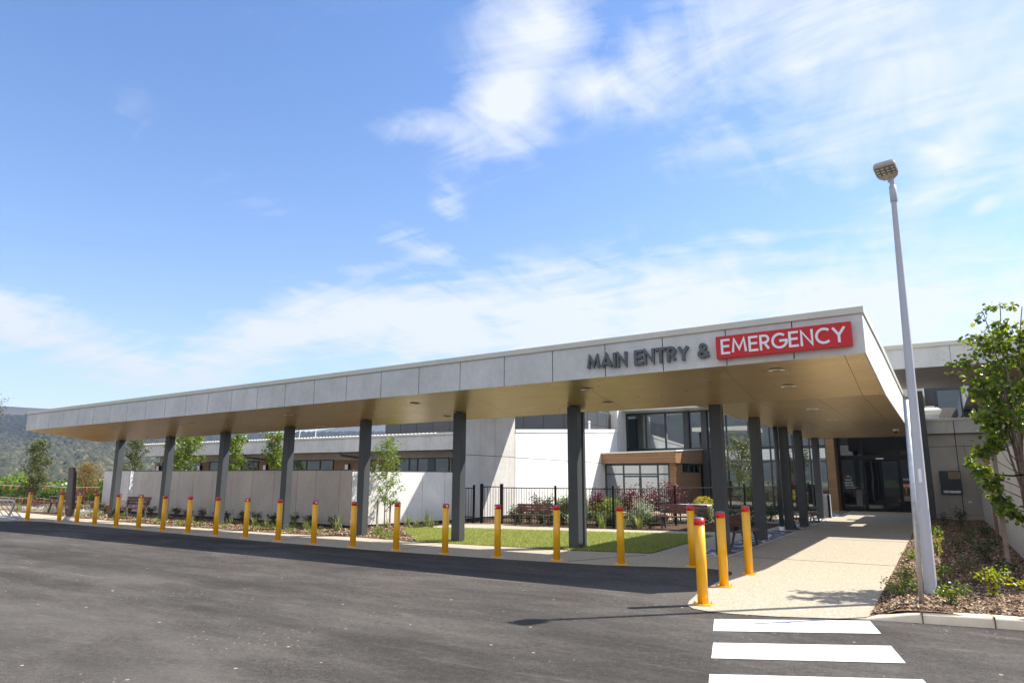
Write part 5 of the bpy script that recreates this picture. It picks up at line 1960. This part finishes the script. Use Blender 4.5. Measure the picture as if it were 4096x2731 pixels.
# trees ------------------------------------------------------------
def tree(name, label, base, height, crown, n_leaf, leaf, mat, trunk_r=0.04, limbs=10, spread=0.5, first=0.25, shape='oval', group=None, droop=0.1, aspect=0.6, twig=5, seed=1, jitter=0.07, bark='bark', lean=(0, 0)):
    """tapered trunk with rising limbs; leaves gather along the twigs"""
    rr = random.Random(seed)
    t = thing(name, label, 'tree', base, group)
    m = MB()
    H = height
    pts = []
    for i in range(9):
        q = i / 8
        pts.append(Vector((lean[0] * q + rr.gauss(0, .012) * H * q, lean[1] * q + rr.gauss(0, .012) * H * q, H * q * 0.97)))
    m.tube(pts, [trunk_r * (1 - .88 * i / 8) for i in range(9)], 8)
    tw = []
    for i in range(limbs):
        q = first + (0.93 - first) * (i + rr.random() * .6) / limbs
        a = i * 2.4 + rr.uniform(-.4, .4)
        s = q * 8
        p0 = pts[int(s)].lerp(pts[min(8, int(s) + 1)], s - int(s))
        qq = (q - first) / (1 - first)
        if shape == 'oval':
            w = crown * (math.sin(PI * min(1, qq * .85 + .15)) ** .6)
        elif shape == 'cone':
            w = crown * (1.05 - qq) ** .8
        elif shape == 'column':
            w = crown * (0.85 if qq < .8 else 0.5)
        else:
            w = crown * (0.45 + .6 * qq)
        w *= rr.uniform(.7, 1.1)
        ln = w / max(.25, spread)
        d = Vector((math.cos(a) * spread, math.sin(a) * spread, 1 - spread * .55)).normalized()
        p1 = p0 + d * ln * .5
        p2 = p0 + d * ln * .95 + Vector((math.cos(a), math.sin(a), -.3)) * w * .08
        if p2.z > H * 1.02:
            p2.z = H * rr.uniform(.93, 1.02)
        r0 = trunk_r * (1 - .85 * q) * .6 + .003
        m.tube([p0, p1, p2], [r0, r0 * .6, r0 * .2], 5)
        tw.append((p0.lerp(p1, .4), p1))
        tw.append((p1, p2))
        for j in range(twig):
            c = p0.lerp(p1, rr.uniform(.4, 1)) if rr.random() < .45 else p1.lerp(p2, rr.random())
            e = c + Vector((rr.gauss(0, 1), rr.gauss(0, 1), rr.gauss(.35, .7))).normalized() * w * rr.uniform(.22, .5)
            m.tube([c, e], [r0 * .35, r0 * .12], 4)
            tw.append((c, e))
            tw.append((c.lerp(e, .4), e))
    tw.append((pts[7], pts[8]))
    m.build('trunk', M[bark], t, True, True)
    P = []
    wts = [0.3 + rr.random() for _ in tw]
    tot = sum(wts)
    for (a, b), w_ in zip(tw, wts):
        k = int(n_leaf * w_ / tot)
        for _ in range(k):
            q = rr.random() ** .7
            p = a.lerp(b, q)
            P.append((p.x + rr.gauss(0, jitter), p.y + rr.gauss(0, jitter), p.z + rr.gauss(0, jitter)))
    P = np.array(P) + np.array(base)
    leaves('crown', P, leaf, mat, t, aspect=aspect, droop=droop)
    return t


def stake_pair(base, dx, h, label):
    for s, w in ((-1, 'left'), (1, 'right')):
        mm = MB()
        mm.box(base[0] + s * dx - .02, base[0] + s * dx + .02, base[1] - .02, base[1] + .02, 0, h)
        tag(mm.build('tree_stake', M['stake']), label % w, 'stake', 'timber stakes holding the young trees')


# slim pear at the right edge: vase of upright stems
def right_tree():
    base = (1.02, 12.95, 0.10)
    t = thing('pear_tree', 'young leafy pear tree at the right edge over the mulch bed', 'tree', base)
    rr = random.Random(5)
    m = MB()
    tw = []
    fork = Vector((0.02, 0, 1.0))
    m.tube([(0, 0, 0), (0.01, 0, .5), fork], [.036, .032, .028], 10)
    stems = [(-.46, .05, 3.45), (-.20, -.15, 4.15), (.05, .1, 4.35), (.30, -.1, 4.2), (.6, .1, 3.6), (-.30, .25, 3.9), (.35, .3, 3.8), (-.05, -.3, 3.9)]
    for sx, sy, sz in stems:
        tip = Vector((sx, sy, sz - .1))
        pts = []
        for i in range(7):
            q = i / 6
            p = fork.lerp(tip, q)
            p.x -= math.sin(PI * q) * .10 * (1 if sx > 0 else -1) * 0.6
            pts.append(p + Vector((rr.gauss(0, .015), rr.gauss(0, .015), 0)))
        m.tube(pts, [.018 * (1 - .8 * i / 6) + .003 for i in range(7)], 6)
        for j in range(17):
            q = rr.uniform(.42, 1.0)
            s = q * 6
            c = pts[int(min(5, s))].lerp(pts[int(min(5, s)) + 1], s - int(min(5, s)))
            out = Vector((rr.gauss(sx * .7, .6), rr.gauss(sy * .6, .6), rr.gauss(.25, .35))).normalized()
            e = c + out * rr.uniform(.15, .42)
            m.tube([c, e], [.006, .002], 4)
            tw.append((c, e))
    # a few low side shoots carrying leaf clumps
    for (z0, ax, ay, az) in ((1.55, -.50, -.08, 2.0), (1.2, -.48, -.2, 1.55), (1.0, -.38, -.1, 1.25), (1.35, -.62, .1, 1.75), (1.7, -.42, .15, 2.45), (1.1, .4, 0, 1.5), (.95, -.22, -.25, 1.05), (1.9, -.35, -.2, 2.5), (1.3, .5, -.2, 1.9), (1.5, -.3, -.3, 2.1)):
        c = Vector((0.02, 0, z0))
        e = Vector((ax, ay, az))
        mid = c.lerp(e, .5) + Vector((0, 0, -.04))
        m.tube([c, mid, e], [.008, .006, .002], 5)
        for j in range(7):
            q = rr.uniform(.35, 1)
            s0 = mid.lerp(e, q)
            e2 = s0 + Vector((rr.gauss(0, .5), rr.gauss(0, .5), rr.gauss(0, .5))).normalized() * rr.uniform(.08, .2)
            tw.append((s0, e2))
    m.build('trunk', M['bark'], t, True, True)
    P = []
    for (a, b) in tw:
        for _ in range(rr.randint(15, 26)):
            p = a.lerp(b, rr.random())
            P.append((p.x + rr.gauss(0, .035), p.y + rr.gauss(0, .035), p.z + rr.gauss(0, .035)))
    P = np.array(P) + np.array(base)
    leaves('crown', P, .076, M['leaf_pear'], t, aspect=.82, droop=.55, up=.6)
    mm = MB()
    mm.box(0.69, 0.75, 12.86, 12.92, 0.05, 2.0)
    tag(mm.build('tree_stake', M['stake'], bevel=.004), 'weathered timber stake left of the pear tree trunk', 'stake')
    mm = MB()
    mm.tube([(0.70, 12.84, 1.66), (0.9, 12.86, 1.64), (1.06, 12.88, 1.66), (1.10, 12.98, 1.66), (0.95, 13.02, 1.64), (0.72, 12.95, 1.66)], 0.012, 6)
    tag(mm.build('tree_tie', M['black']), 'dark rubber tie holding the pear tree to its stake', 'tree tie')


right_tree()
tree('sapling', 'staked light green sapling before the sunlit return wall', (-15.25, 17.0, 0.01), 2.9, .62, 2100, .085, M['leaf_light'], .022, 20, .62, .16, 'oval', None, .25, .35, 4, 3, .05)
stake_pair((-15.25, 16.95), .27, .85, 'short dark timber stake on the %s of the sapling')
tree('garden_tree', 'dark glossy slim tree in the gap between the screen walls', (-33.4, 19.1, 0), 3.4, .62, 3000, .09, M['leaf_olive'], .035, 18, .45, .08, 'column', None, .1, .5, 4, 8, .09)
tree('garden_tree', 'light green pear tree behind the screen wall next to the second column', (-29.8, 19.4, 0), 3.4, .72, 3200, .085, M['leaf_pear'], .04, 18, .5, .35, 'oval', None, .3, .75, 5, 12, .09)
tree('garden_tree', 'narrow pear tree showing right of the third column', (-25.8, 19.0, 0), 3.35, .50, 2600, .08, M['leaf_pear'], .035, 14, .45, .4, 'column', None, .3, .75, 4, 14, .07)
tree('garden_tree', 'dense upright pear tree left of the fourth column', (-23.1, 19.0, 0), 3.35, .46, 2400, .08, M['leaf_pear'], .035, 15, .4, .35, 'column', None, .3, .75, 5, 16, .07)
tree('courtyard_tree', 'pale green tree in the courtyard beside the walkway columns', (-7.25, 30.6, 0), 3.3, .72, 2400, .09, M['leaf_olive'], .035, 16, .55, .35, 'oval', None, .35, .5, 5, 20, .09)
tree('garden_tree', 'slim dark green tree standing over the bunting at the left', (-38.1, 16.95, 0), 3.3, .66, 4200, .10, M['leaf_olive'], .05, 22, .42, .06, 'column', None, .1, .45, 4, 22, .10)
tree('garden_tree', 'bronze feathery shrubby tree behind the totem sign', (-35.6, 18.1, 0), 2.2, .80, 4600, .085, M['leaf_bronze'], .03, 20, .5, .1, 'cone', None, 0, .22, 5, 25, .10)
tree('gum_tree', 'grey-green gum tree at the left edge of the picture', (-48.6, 17.7, 0), 6.2, 1.75, 8000, .14, M['leaf_gum'], .12, 15, .6, .32, 'vase', None, .6, .28, 6, 31, .26)

ORD = ['first', 'second', 'third', 'fourth', 'fifth', 'sixth', 'seventh', 'eighth', 'ninth', 'tenth', 'eleventh', 'twelfth', 'thirteenth', 'fourteenth', 'fifteenth', 'sixteenth', 'seventeenth', 'eighteenth', 'nineteenth', 'twentieth']
# hedge-like vines behind the bunting
hedge_x = np.concatenate([np.linspace(-62, -34.5, 13)])
for i, x in enumerate(hedge_x):
    y = 21.5 + 0.35 * math.sin(i * 1.7) + (x + 62) * 0.02
    n = 4200
    t = thing('leafy_bush', 'bright green leafy bush behind the orange bunting, %s from the left end of the row' % ORD[i], 'bush', (x, y, 0), 'green bushes behind the bunting')
    hh = 1.15 + .22 * math.sin(i * 2.3) + rnd.uniform(-.1, .15)
    u = rng.normal(size=(n, 3))
    u = unit(u) * (rng.uniform(0.45, 1.0, n) ** .5)[:, None]
    P = np.stack([x + u[:, 0] * 1.35, y + u[:, 1] * .8, 0.05 + (u[:, 2] * .5 + .5) * hh * (0.8 + .3 * rng.random(n))], 1)
    leaves('foliage', P, .085, M['leaf_hedge'], t, aspect=.7, up=.6)
    m = MB()
    m.tube([(x, y, 0), (x + .1, y, hh * .7)], [.03, .01], 5)
    m.build('stem', M['bark'], t)

# left garden plants
gl_ = [((-36.4, 16.3), .35, .45, 'leaf_red', 'red leafed'), ((-35.0, 16.7), .35, .4, 'leaf_red', 'deep red'), ((-33.9, 17.2), .3, .35, 'leaf_silver', 'silvery'), ((-38.6, 16.7), .4, .5, 'leaf_red', 'dark red'), ((-31.2, 16.6), .3, .45, 'leaf_dark', 'dark glossy'), ((-40.5, 17.5), .45, .6, 'leaf_olive', 'olive green'), ((-43.5, 18.0), .45, .6, 'leaf_hedge', 'bright green')]
for (x, y), r, h, mt, w in gl_:
    shrub('shrub', w + ' shrub in the left garden bed below the bunting', (x, y, 0), r, h, 420, .06, M[mt], group=None, aspect=.3)
for i, (x, y) in enumerate([(-35.2, 15.95), (-34.3, 16.05), (-33.5, 16.0), (-31.6, 15.7), (-30.8, 15.6), (-36.2, 15.9), (-30.0, 15.5)]):
    t = thing('flower_clump', 'low clump of tiny white daisies in the left garden, %s' % ['right of the slim tree', 'below a strappy tuft', 'left of the totem sign', 'just right of the totem', 'just left of the tub', 'farthest left', 'nearest the first column'][i], 'flowers', (x, y, 0), 'white daisies in the left garden')
    n = 260
    P = np.stack([x + rng.normal(0, .32, n), y + rng.normal(0, .14, n), rng.uniform(0.02, .17, n)], 1)
    leaves('foliage', P, .05, M['leaf_silver'], t, aspect=.4)
    n = 80
    P = np.stack([x + rng.normal(0, .32, n), y + rng.normal(0, .14, n), rng.uniform(0.12, .22, n)], 1)
    leaves('blossom', P, .04, M['flower_white'], t, aspect=1, up=2.5)
for i, (x, y) in enumerate([(-34.9, 16.4), (-33.0, 16.5), (-37.0, 15.9)]):
    tuft('strappy_tuft', 'pale yellow-green strappy tuft in the left garden bed, %s' % ['in the middle of the three', 'rightmost of the three', 'leftmost of the three'][i], (x, y, 0), .45, 60, M['strap'], 'strappy tufts in the left garden', .02, .6, .08)
m = MB()
m.lathe([(.22, 0), (.30, .32), (.32, .33), (.32, .37), (.28, .37)], 20, (-31.15, 17.1, 0))
tag(m.build('planter_tub', M['orange'], smooth=False), 'orange plastic tub in the left garden beside the bench', 'tub')

# bunting: two strings with flags
for k, (za, lab) in enumerate(((1.20, 'upper white string of orange safety bunting across the left garden'), (0.62, 'lower white string of orange safety bunting across the left garden'))):
    t = thing('bunting', lab, 'bunting', (-40, 16.6, za), 'orange bunting strings')
    pts = []
    for i in range(60):
        q = i / 59
        x = -56 + q * 24.0
        sag = 0.10 * math.sin(PI * ((q * 4) % 1))
        pts.append((x, 17.9 - q * 1.0, za - sag * .6 + (-.04 if k == 0 else -.06) * q * 2))
    MB().tube(pts, 0.008, 5).build('string', M['rope'], t)
    f = 0
    for i in range(1, 59):
        if i % 2 == 0:
            x, y, z = pts[i]
            w = .085
            sw = rnd.uniform(-.09, .09)
            mm = MB()
            mm.add([(x - w, y, z), (x + w, y + .01, z - .005), (x + sw, y - .05, z - .20), (x - w, y + .006, z), (x + w, y + .016, z - .005), (x + sw, y - .044, z - .20)], [(0, 1, 2), (5, 4, 3), (0, 3, 4, 1), (1, 4, 5, 2), (2, 5, 3, 0)])
            mm.build('flag', M['flag'], t)
for x, lab in ((-39.8, 'thin dark star picket holding the bunting near the slim tree'), (-35.0, 'thin dark star picket with yellow cap holding the bunting')):
    t = thing('picket', lab, 'post', (x, 17.3, 0))
    MB().tube([(x, 17.3, 0), (x, 17.3, 1.28)], .02, 6).build('shaft', M['black'], t)
    MB().tube([(x, 17.3, 1.28), (x, 17.3, 1.36)], .03, 6).build('cap', M['flower_yellow'], t)

# courtyard planting inside the fence
cg = [(-13.2, 21.9, .35, .55, 'leaf_olive', 500, 'sparse olive'), (-12.4, 22.1, .4, .95, 'leaf_dark', 500, 'dark wispy'), (-11.6, 22.3, .45, 1.0, 'leaf_olive', 600, 'tall olive'), (-10.9, 22.2, .45, 1.05, 'leaf_silver', 520, 'silvery green'), (-10.2, 22.4, .40, 1.25, 'leaf_red', 520, 'red photinia'), (-9.7, 21.9, .35, .9, 'leaf_light', 420, 'pale green'),
      (-9.3, 22.9, .42, 1.30, 'leaf_red', 560, 'tall red photinia'), (-8.7, 22.6, .40, .8, 'leaf_silver', 500, 'silver bush'), (-8.9, 24.2, .45, 1.40, 'leaf_red', 620, 'tallest red photinia'), (-8.35, 24.8, .4, 1.35, 'leaf_red', 520, 'red-tipped'), (-9.6, 24.6, .6, .8, 'leaf_silver', 620, 'broad silver'), (-10.6, 25.0, .6, .75, 'leaf_olive', 520, 'rounded olive'), (-11.6, 24.6, .6, .8, 'leaf_light', 520, 'rounded light green'),
      (-8.0, 26.6, .5, .6, 'leaf_silver', 420, 'low silver'), (-7.3, 25.5, .45, .5, 'leaf_olive', 420, 'low olive'), (-12.6, 24.0, .5, .7, 'leaf_silver', 420, 'dusty silver'), (-6.4, 24.0, .5, .6, 'leaf_dark', 420, 'dark green'), (-5.8, 25.5, .5, .7, 'leaf_dark', 420, 'deep green'), (-5.6, 27.5, .5, .7, 'leaf_dark', 420, 'shaded green'), (-5.6, 22.6, .4, .45, 'leaf_dark', 360, 'short dark')]
for i, (x, y, r, h, mt, n, w) in enumerate(cg):
    shrub('shrub', w + ' shrub behind the black courtyard fence', (x, y, 0), r * 1.15, h, int(n * 2.4), .08, M[mt], aspect=.36, twigs=11)
for i in range(12):
    x = -12.9 + i * .44
    shrub('low_shrub', 'low dark green shrub at the foot of the black fence, %s from the gate' % OR2[i], (x, 21.25 + (i % 3) * .12, 0), .26, .46, 420, .06, M['leaf_dark'], 'shrub', 'low dark shrubs along the fence', .5)
for i, (x, y, h) in enumerate([(-14.5, 20.2, .3), (-10.35, 20.55, .55), (-9.35, 20.62, .6), (-8.75, 20.9, .42), (-8.3, 21.05, .55), (-5.4, 22.2, .4)]):
    tuft('strappy_tuft', 'arching strappy tuft on the lawn side of the black fence, %s from the left' % OR2[i], (x, y, 0.008), h, 46, M['strap'], 'strappy tufts before the fence', .022, .5, .05)
yb_ = thing('yellow_bush', 'bright yellow flowering bush beside the first walkway column', 'bush', (-8.1, 27.6, 0))
n = 900
u = unit(rng.normal(size=(n, 3))) * (rng.uniform(.4, 1, n) ** .4)[:, None]
P = np.stack([-8.1 + u[:, 0] * .36, 27.6 + u[:, 1] * .36, .55 + u[:, 2] * .36], 1)
leaves('foliage', P[:450], .06, M['leaf_light'], yb_)
leaves('blossom', P[450:], .07, M['flower_yellow'], yb_, aspect=.9)


def rock(x, y, s, label, seed):
    rr = np.random.default_rng(seed)
    import bmesh
    bm = bmesh.new()
    bmesh.ops.create_icosphere(bm, subdivisions=3, radius=1)
    ph = rr.uniform(0, 6, 9)
    for v in bm.verts:
        c = v.co
        k = 1 + .18 * math.sin(3.1 * c.x + ph[0]) + .15 * math.sin(4.3 * c.y + ph[1]) + .14 * math.sin(5 * c.z + ph[2]) + rr.normal() * .03
        v.co = Vector((c.x * k * s * 1.3, c.y * k * s, max(-.1, c.z * k * s * .75)))
    me = bpy.data.meshes.new('rock')
    bm.to_mesh(me)
    bm.free()
    me.materials.append(M['rock'])
    o = bpy.data.objects.new('rock', me)
    o.location = (x, y, s * .35)
    C.objects.link(o)
    tag(o, label, 'rock')


rock(-9.75, 22.35, .42, 'large orange sandstone rock behind the fence', 3)
rock(-8.75, 23.5, .40, 'upright pale sandstone rock right of the larger one', 4)
rock(-9.0, 22.2, .24, 'small rounded rock at the foot of the sandstone pair', 5)
m = MB()
tb = thing('garden_table', 'pale flat garden table in the courtyard beyond the fence', 'table', (-7.9, 25.4, 0))
m.box(-8.55, -7.25, 25.0, 25.7, .60, .64)
m.build('tabletop', M['signwhite'], tb)
for sx in (-8.4, -7.4):
    for sy in (25.1, 25.6):
        MB().box(sx - .02, sx + .02, sy - .02, sy + .02, 0, .6).build('leg', M['char'], tb)
sheet('courtyard_paving', [(-14.6, 26.5), (-5.0, 26.5), (-5.0, 37.6), (-14.6, 37.6)], 0.004, M['path'])


# ------------------------------------------------------------------ far land: hills, town, trees
def hill(name, th0, th1, dist, depth, prof, mat, nx=160, ny=60, seed=0, nforest=0, fs=5.0, label=None):
    rr = np.random.default_rng(seed)
    ths = np.linspace(th0, th1, nx)
    ph = rr.uniform(0, 6, 8)

    def H(th, t):
        a = np.interp(th, [p[0] for p in prof], [p[1] for p in prof])
        rid = np.tan(np.radians(a)) * (dist + depth)
        sh = t ** 1.25
        rough = (np.sin(th * 1.1 + t * 5 + ph[0]) * .016 + np.sin(th * .43 + t * 3 + ph[1]) * .03 + np.sin(th * 2.7 + t * 9 + ph[2]) * .006) * np.sin(PI * np.minimum(t, 1)) * rid * 1.4
        return -7.5 + (rid + 7) * sh + rough
    V = np.zeros((ny, nx, 3))
    for j in range(ny):
        t = j / (ny - 1)
        r = dist + depth * t
        a = np.radians(ths)
        V[j, :, 0] = np.sin(a) * r
        V[j, :, 1] = np.cos(a) * r
        V[j, :, 2] = H(ths, t) + 1.6
    V = V.reshape(-1, 3)
    F = np.array([(j * nx + i, j * nx + i + 1, (j + 1) * nx + i + 1, (j + 1) * nx + i) for j in range(ny - 1) for i in range(nx - 1)])
    o = np_mesh(name, V, F, mat, smooth=True)
    tag(o, kind='structure')
    if nforest:
        t = rr.uniform(0, 1, nforest) ** 0.8
        th = rr.uniform(th0, th1, nforest)
        r = dist + depth * t
        a = np.radians(th)
        z = H(th, t) + 1.6
        s = fs * rr.uniform(.5, 1.35, nforest)
        # rough eight-sided tufts
        base = np.array([(1, 0, .1), (.6, .75, -.1), (-.4, .9, .05), (-1, .1, -.05), (-.5, -.85, .1), (.6, -.8, 0), (.15, .1, .95), (0, 0, -.6)])
        fc = np.array([(i, (i + 1) % 6, 6) for i in range(6)] + [((i + 1) % 6, i, 7) for i in range(6)])
        ra = rr.uniform(0, 2 * PI, nforest)
        B = base[None] * (1 + rr.normal(0, .22, (nforest, 8, 1)))
        X = B[:, :, 0] * np.cos(ra)[:, None] - B[:, :, 1] * np.sin(ra)[:, None]
        Y = B[:, :, 0] * np.sin(ra)[:, None] + B[:, :, 1] * np.cos(ra)[:, None]
        PV = np.stack([np.sin(a)[:, None] * r[:, None] + X * s[:, None], np.cos(a)[:, None] * r[:, None] + Y * s[:, None], z[:, None] + B[:, :, 2] * s[:, None] * .8 + s[:, None] * .3], 2).reshape(-1, 3)
        FF = (fc[None] + (np.arange(nforest) * 8)[:, None, None]).reshape(-1, 3)
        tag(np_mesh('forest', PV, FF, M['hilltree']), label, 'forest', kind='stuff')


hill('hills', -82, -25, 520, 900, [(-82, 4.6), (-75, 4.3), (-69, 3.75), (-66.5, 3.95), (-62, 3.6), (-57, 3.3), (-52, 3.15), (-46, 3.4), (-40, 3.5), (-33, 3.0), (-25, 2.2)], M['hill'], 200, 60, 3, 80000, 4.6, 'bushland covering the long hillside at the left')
hill('far_hills', -50, -8, 2300, 900, [(-50, 3.2), (-44, 4.2), (-38, 4.6), (-33, 4.4), (-20, 2.6), (-8, 1.8)], M['hill'], 90, 20, 5)
hill('hills_behind', 60, 300, 1500, 900, [(60, 4), (100, 6), (125, 5), (150, 7), (170, 8.5), (185, 6), (200, 9), (225, 6), (250, 5), (300, 4.5)], M['hill'], 160, 16, 9)

# valley trees and houses at the foot of the hill
gk = random.Random(41)
for i in range(44):
    az = -72 + i * 0.62 + gk.uniform(-.4, .4)
    d = gk.uniform(150, 380)
    x, y = math.sin(R(az)) * d, math.cos(R(az)) * d
    h = gk.uniform(5.4, 7.4)
    tens, ones = divmod(i + 1, 10)
    od = ORD[i] if i < 20 else (['twent', 'thirt', 'fort'][tens - 2] + ('ieth' if ones == 0 else 'y-' + ORD[ones - 1]))
    t = thing('valley_tree', '%s valley tree below the hill, %s from the left' % (['bright green', 'olive', 'dark', 'light green'][i % 4], od), 'tree', (x, y, -6), 'trees in the valley below the hill')
    n = 2600
    u = rng.normal(size=(n, 3))
    u = unit(u) * (rng.uniform(.35, 1, n) ** .4)[:, None]
    lob = 1 + .25 * np.sin(u[:, 0] * 5 + i) + .2 * np.sin(u[:, 1] * 7 + i)
    P = np.stack([x + u[:, 0] * h * .75 * lob, y + u[:, 1] * h * .75 * lob, -6 + h * .58 + u[:, 2] * h * .42 * lob], 1)
    leaves('crown', P, .30 + d / 600, M[['leaf_hedge', 'leaf_olive', 'leaf_dark', 'leaf_light'][i % 4]], t, aspect=.8)
    mm = MB()
    mm.tube([(x, y, -6), (x, y, -6 + h * .6)], [.22, .12], 6)
    mm.build('trunk', M['bark'], t)


def house(az, d, w, dp, hw, hr_, wallm, roofm, label):
    x, y = math.sin(R(az)) * d, math.cos(R(az)) * d
    zf = -6
    t = thing('house', label, 'house', (x, y, zf), None, R(-az))
    m = MB()
    m.box(-w / 2, w / 2, -dp / 2, dp / 2, 0, hw)
    m.build('wall', wallm, t, False, True)
    m = MB()
    e = .5
    m.add([(-w / 2 - e, -dp / 2 - e, hw), (w / 2 + e, -dp / 2 - e, hw), (w / 2 + e, dp / 2 + e, hw), (-w / 2 - e, dp / 2 + e, hw), (-w / 3, 0, hw + hr_), (w / 3, 0, hw + hr_)],
          [(0, 1, 5, 4), (1, 2, 5), (2, 3, 4, 5), (3, 0, 4), (3, 2, 1, 0)])
    m.build('roof', roofm, t, False, True)
    for k in range(3):
        xx = -w * .3 + k * w * .3
        MB().box(xx - .6, xx + .6, -dp / 2 - .05, -dp / 2 - .01, 1.6, 3.2).build('window', M['frame'], t, False, True)


house(-67.8, 205, 6, 8, 4.9, 1.2, M['signwhite'], M['tile'], 'white walled house at the far left below the hill')
house(-63.6, 230, 8, 8, 4.7, 1.1, M['wallpanel'], M['tile'], 'pale roofed house right of the slim garden tree')
house(-62.0, 240, 8, 8, 5.2, 1.6, M['warmpanel'], M['tile2'], 'brown roofed house left of the totem sign')
house(-59.4, 260, 9, 8, 5.2, 1.6, M['wallpanel'], M['tile'], 'cream roofed house behind the bronze shrub')

# ------------------------------------------------------------------ air
hz = MB()
hz.box(-3600, 3600, -2700, 3600, -9, 420)
mt = bpy.data.materials.new('haze_air')
mt.use_nodes = True
N_ = mt.node_tree.nodes
N_.remove(N_['Principled BSDF'])
pv = N_.new('ShaderNodeVolumePrincipled')
pv.inputs['Color'].default_value = (0.62, 0.74, 1.0, 1)
pv.inputs['Density'].default_value = 0.00016
pv.inputs['Anisotropy'].default_value = 0.2
mt.node_tree.links.new(pv.outputs[0], N_['Material Output'].inputs['Volume'])
HAZE = True
if HAZE:
    tag(hz.build('haze', mt), kind='stuff')
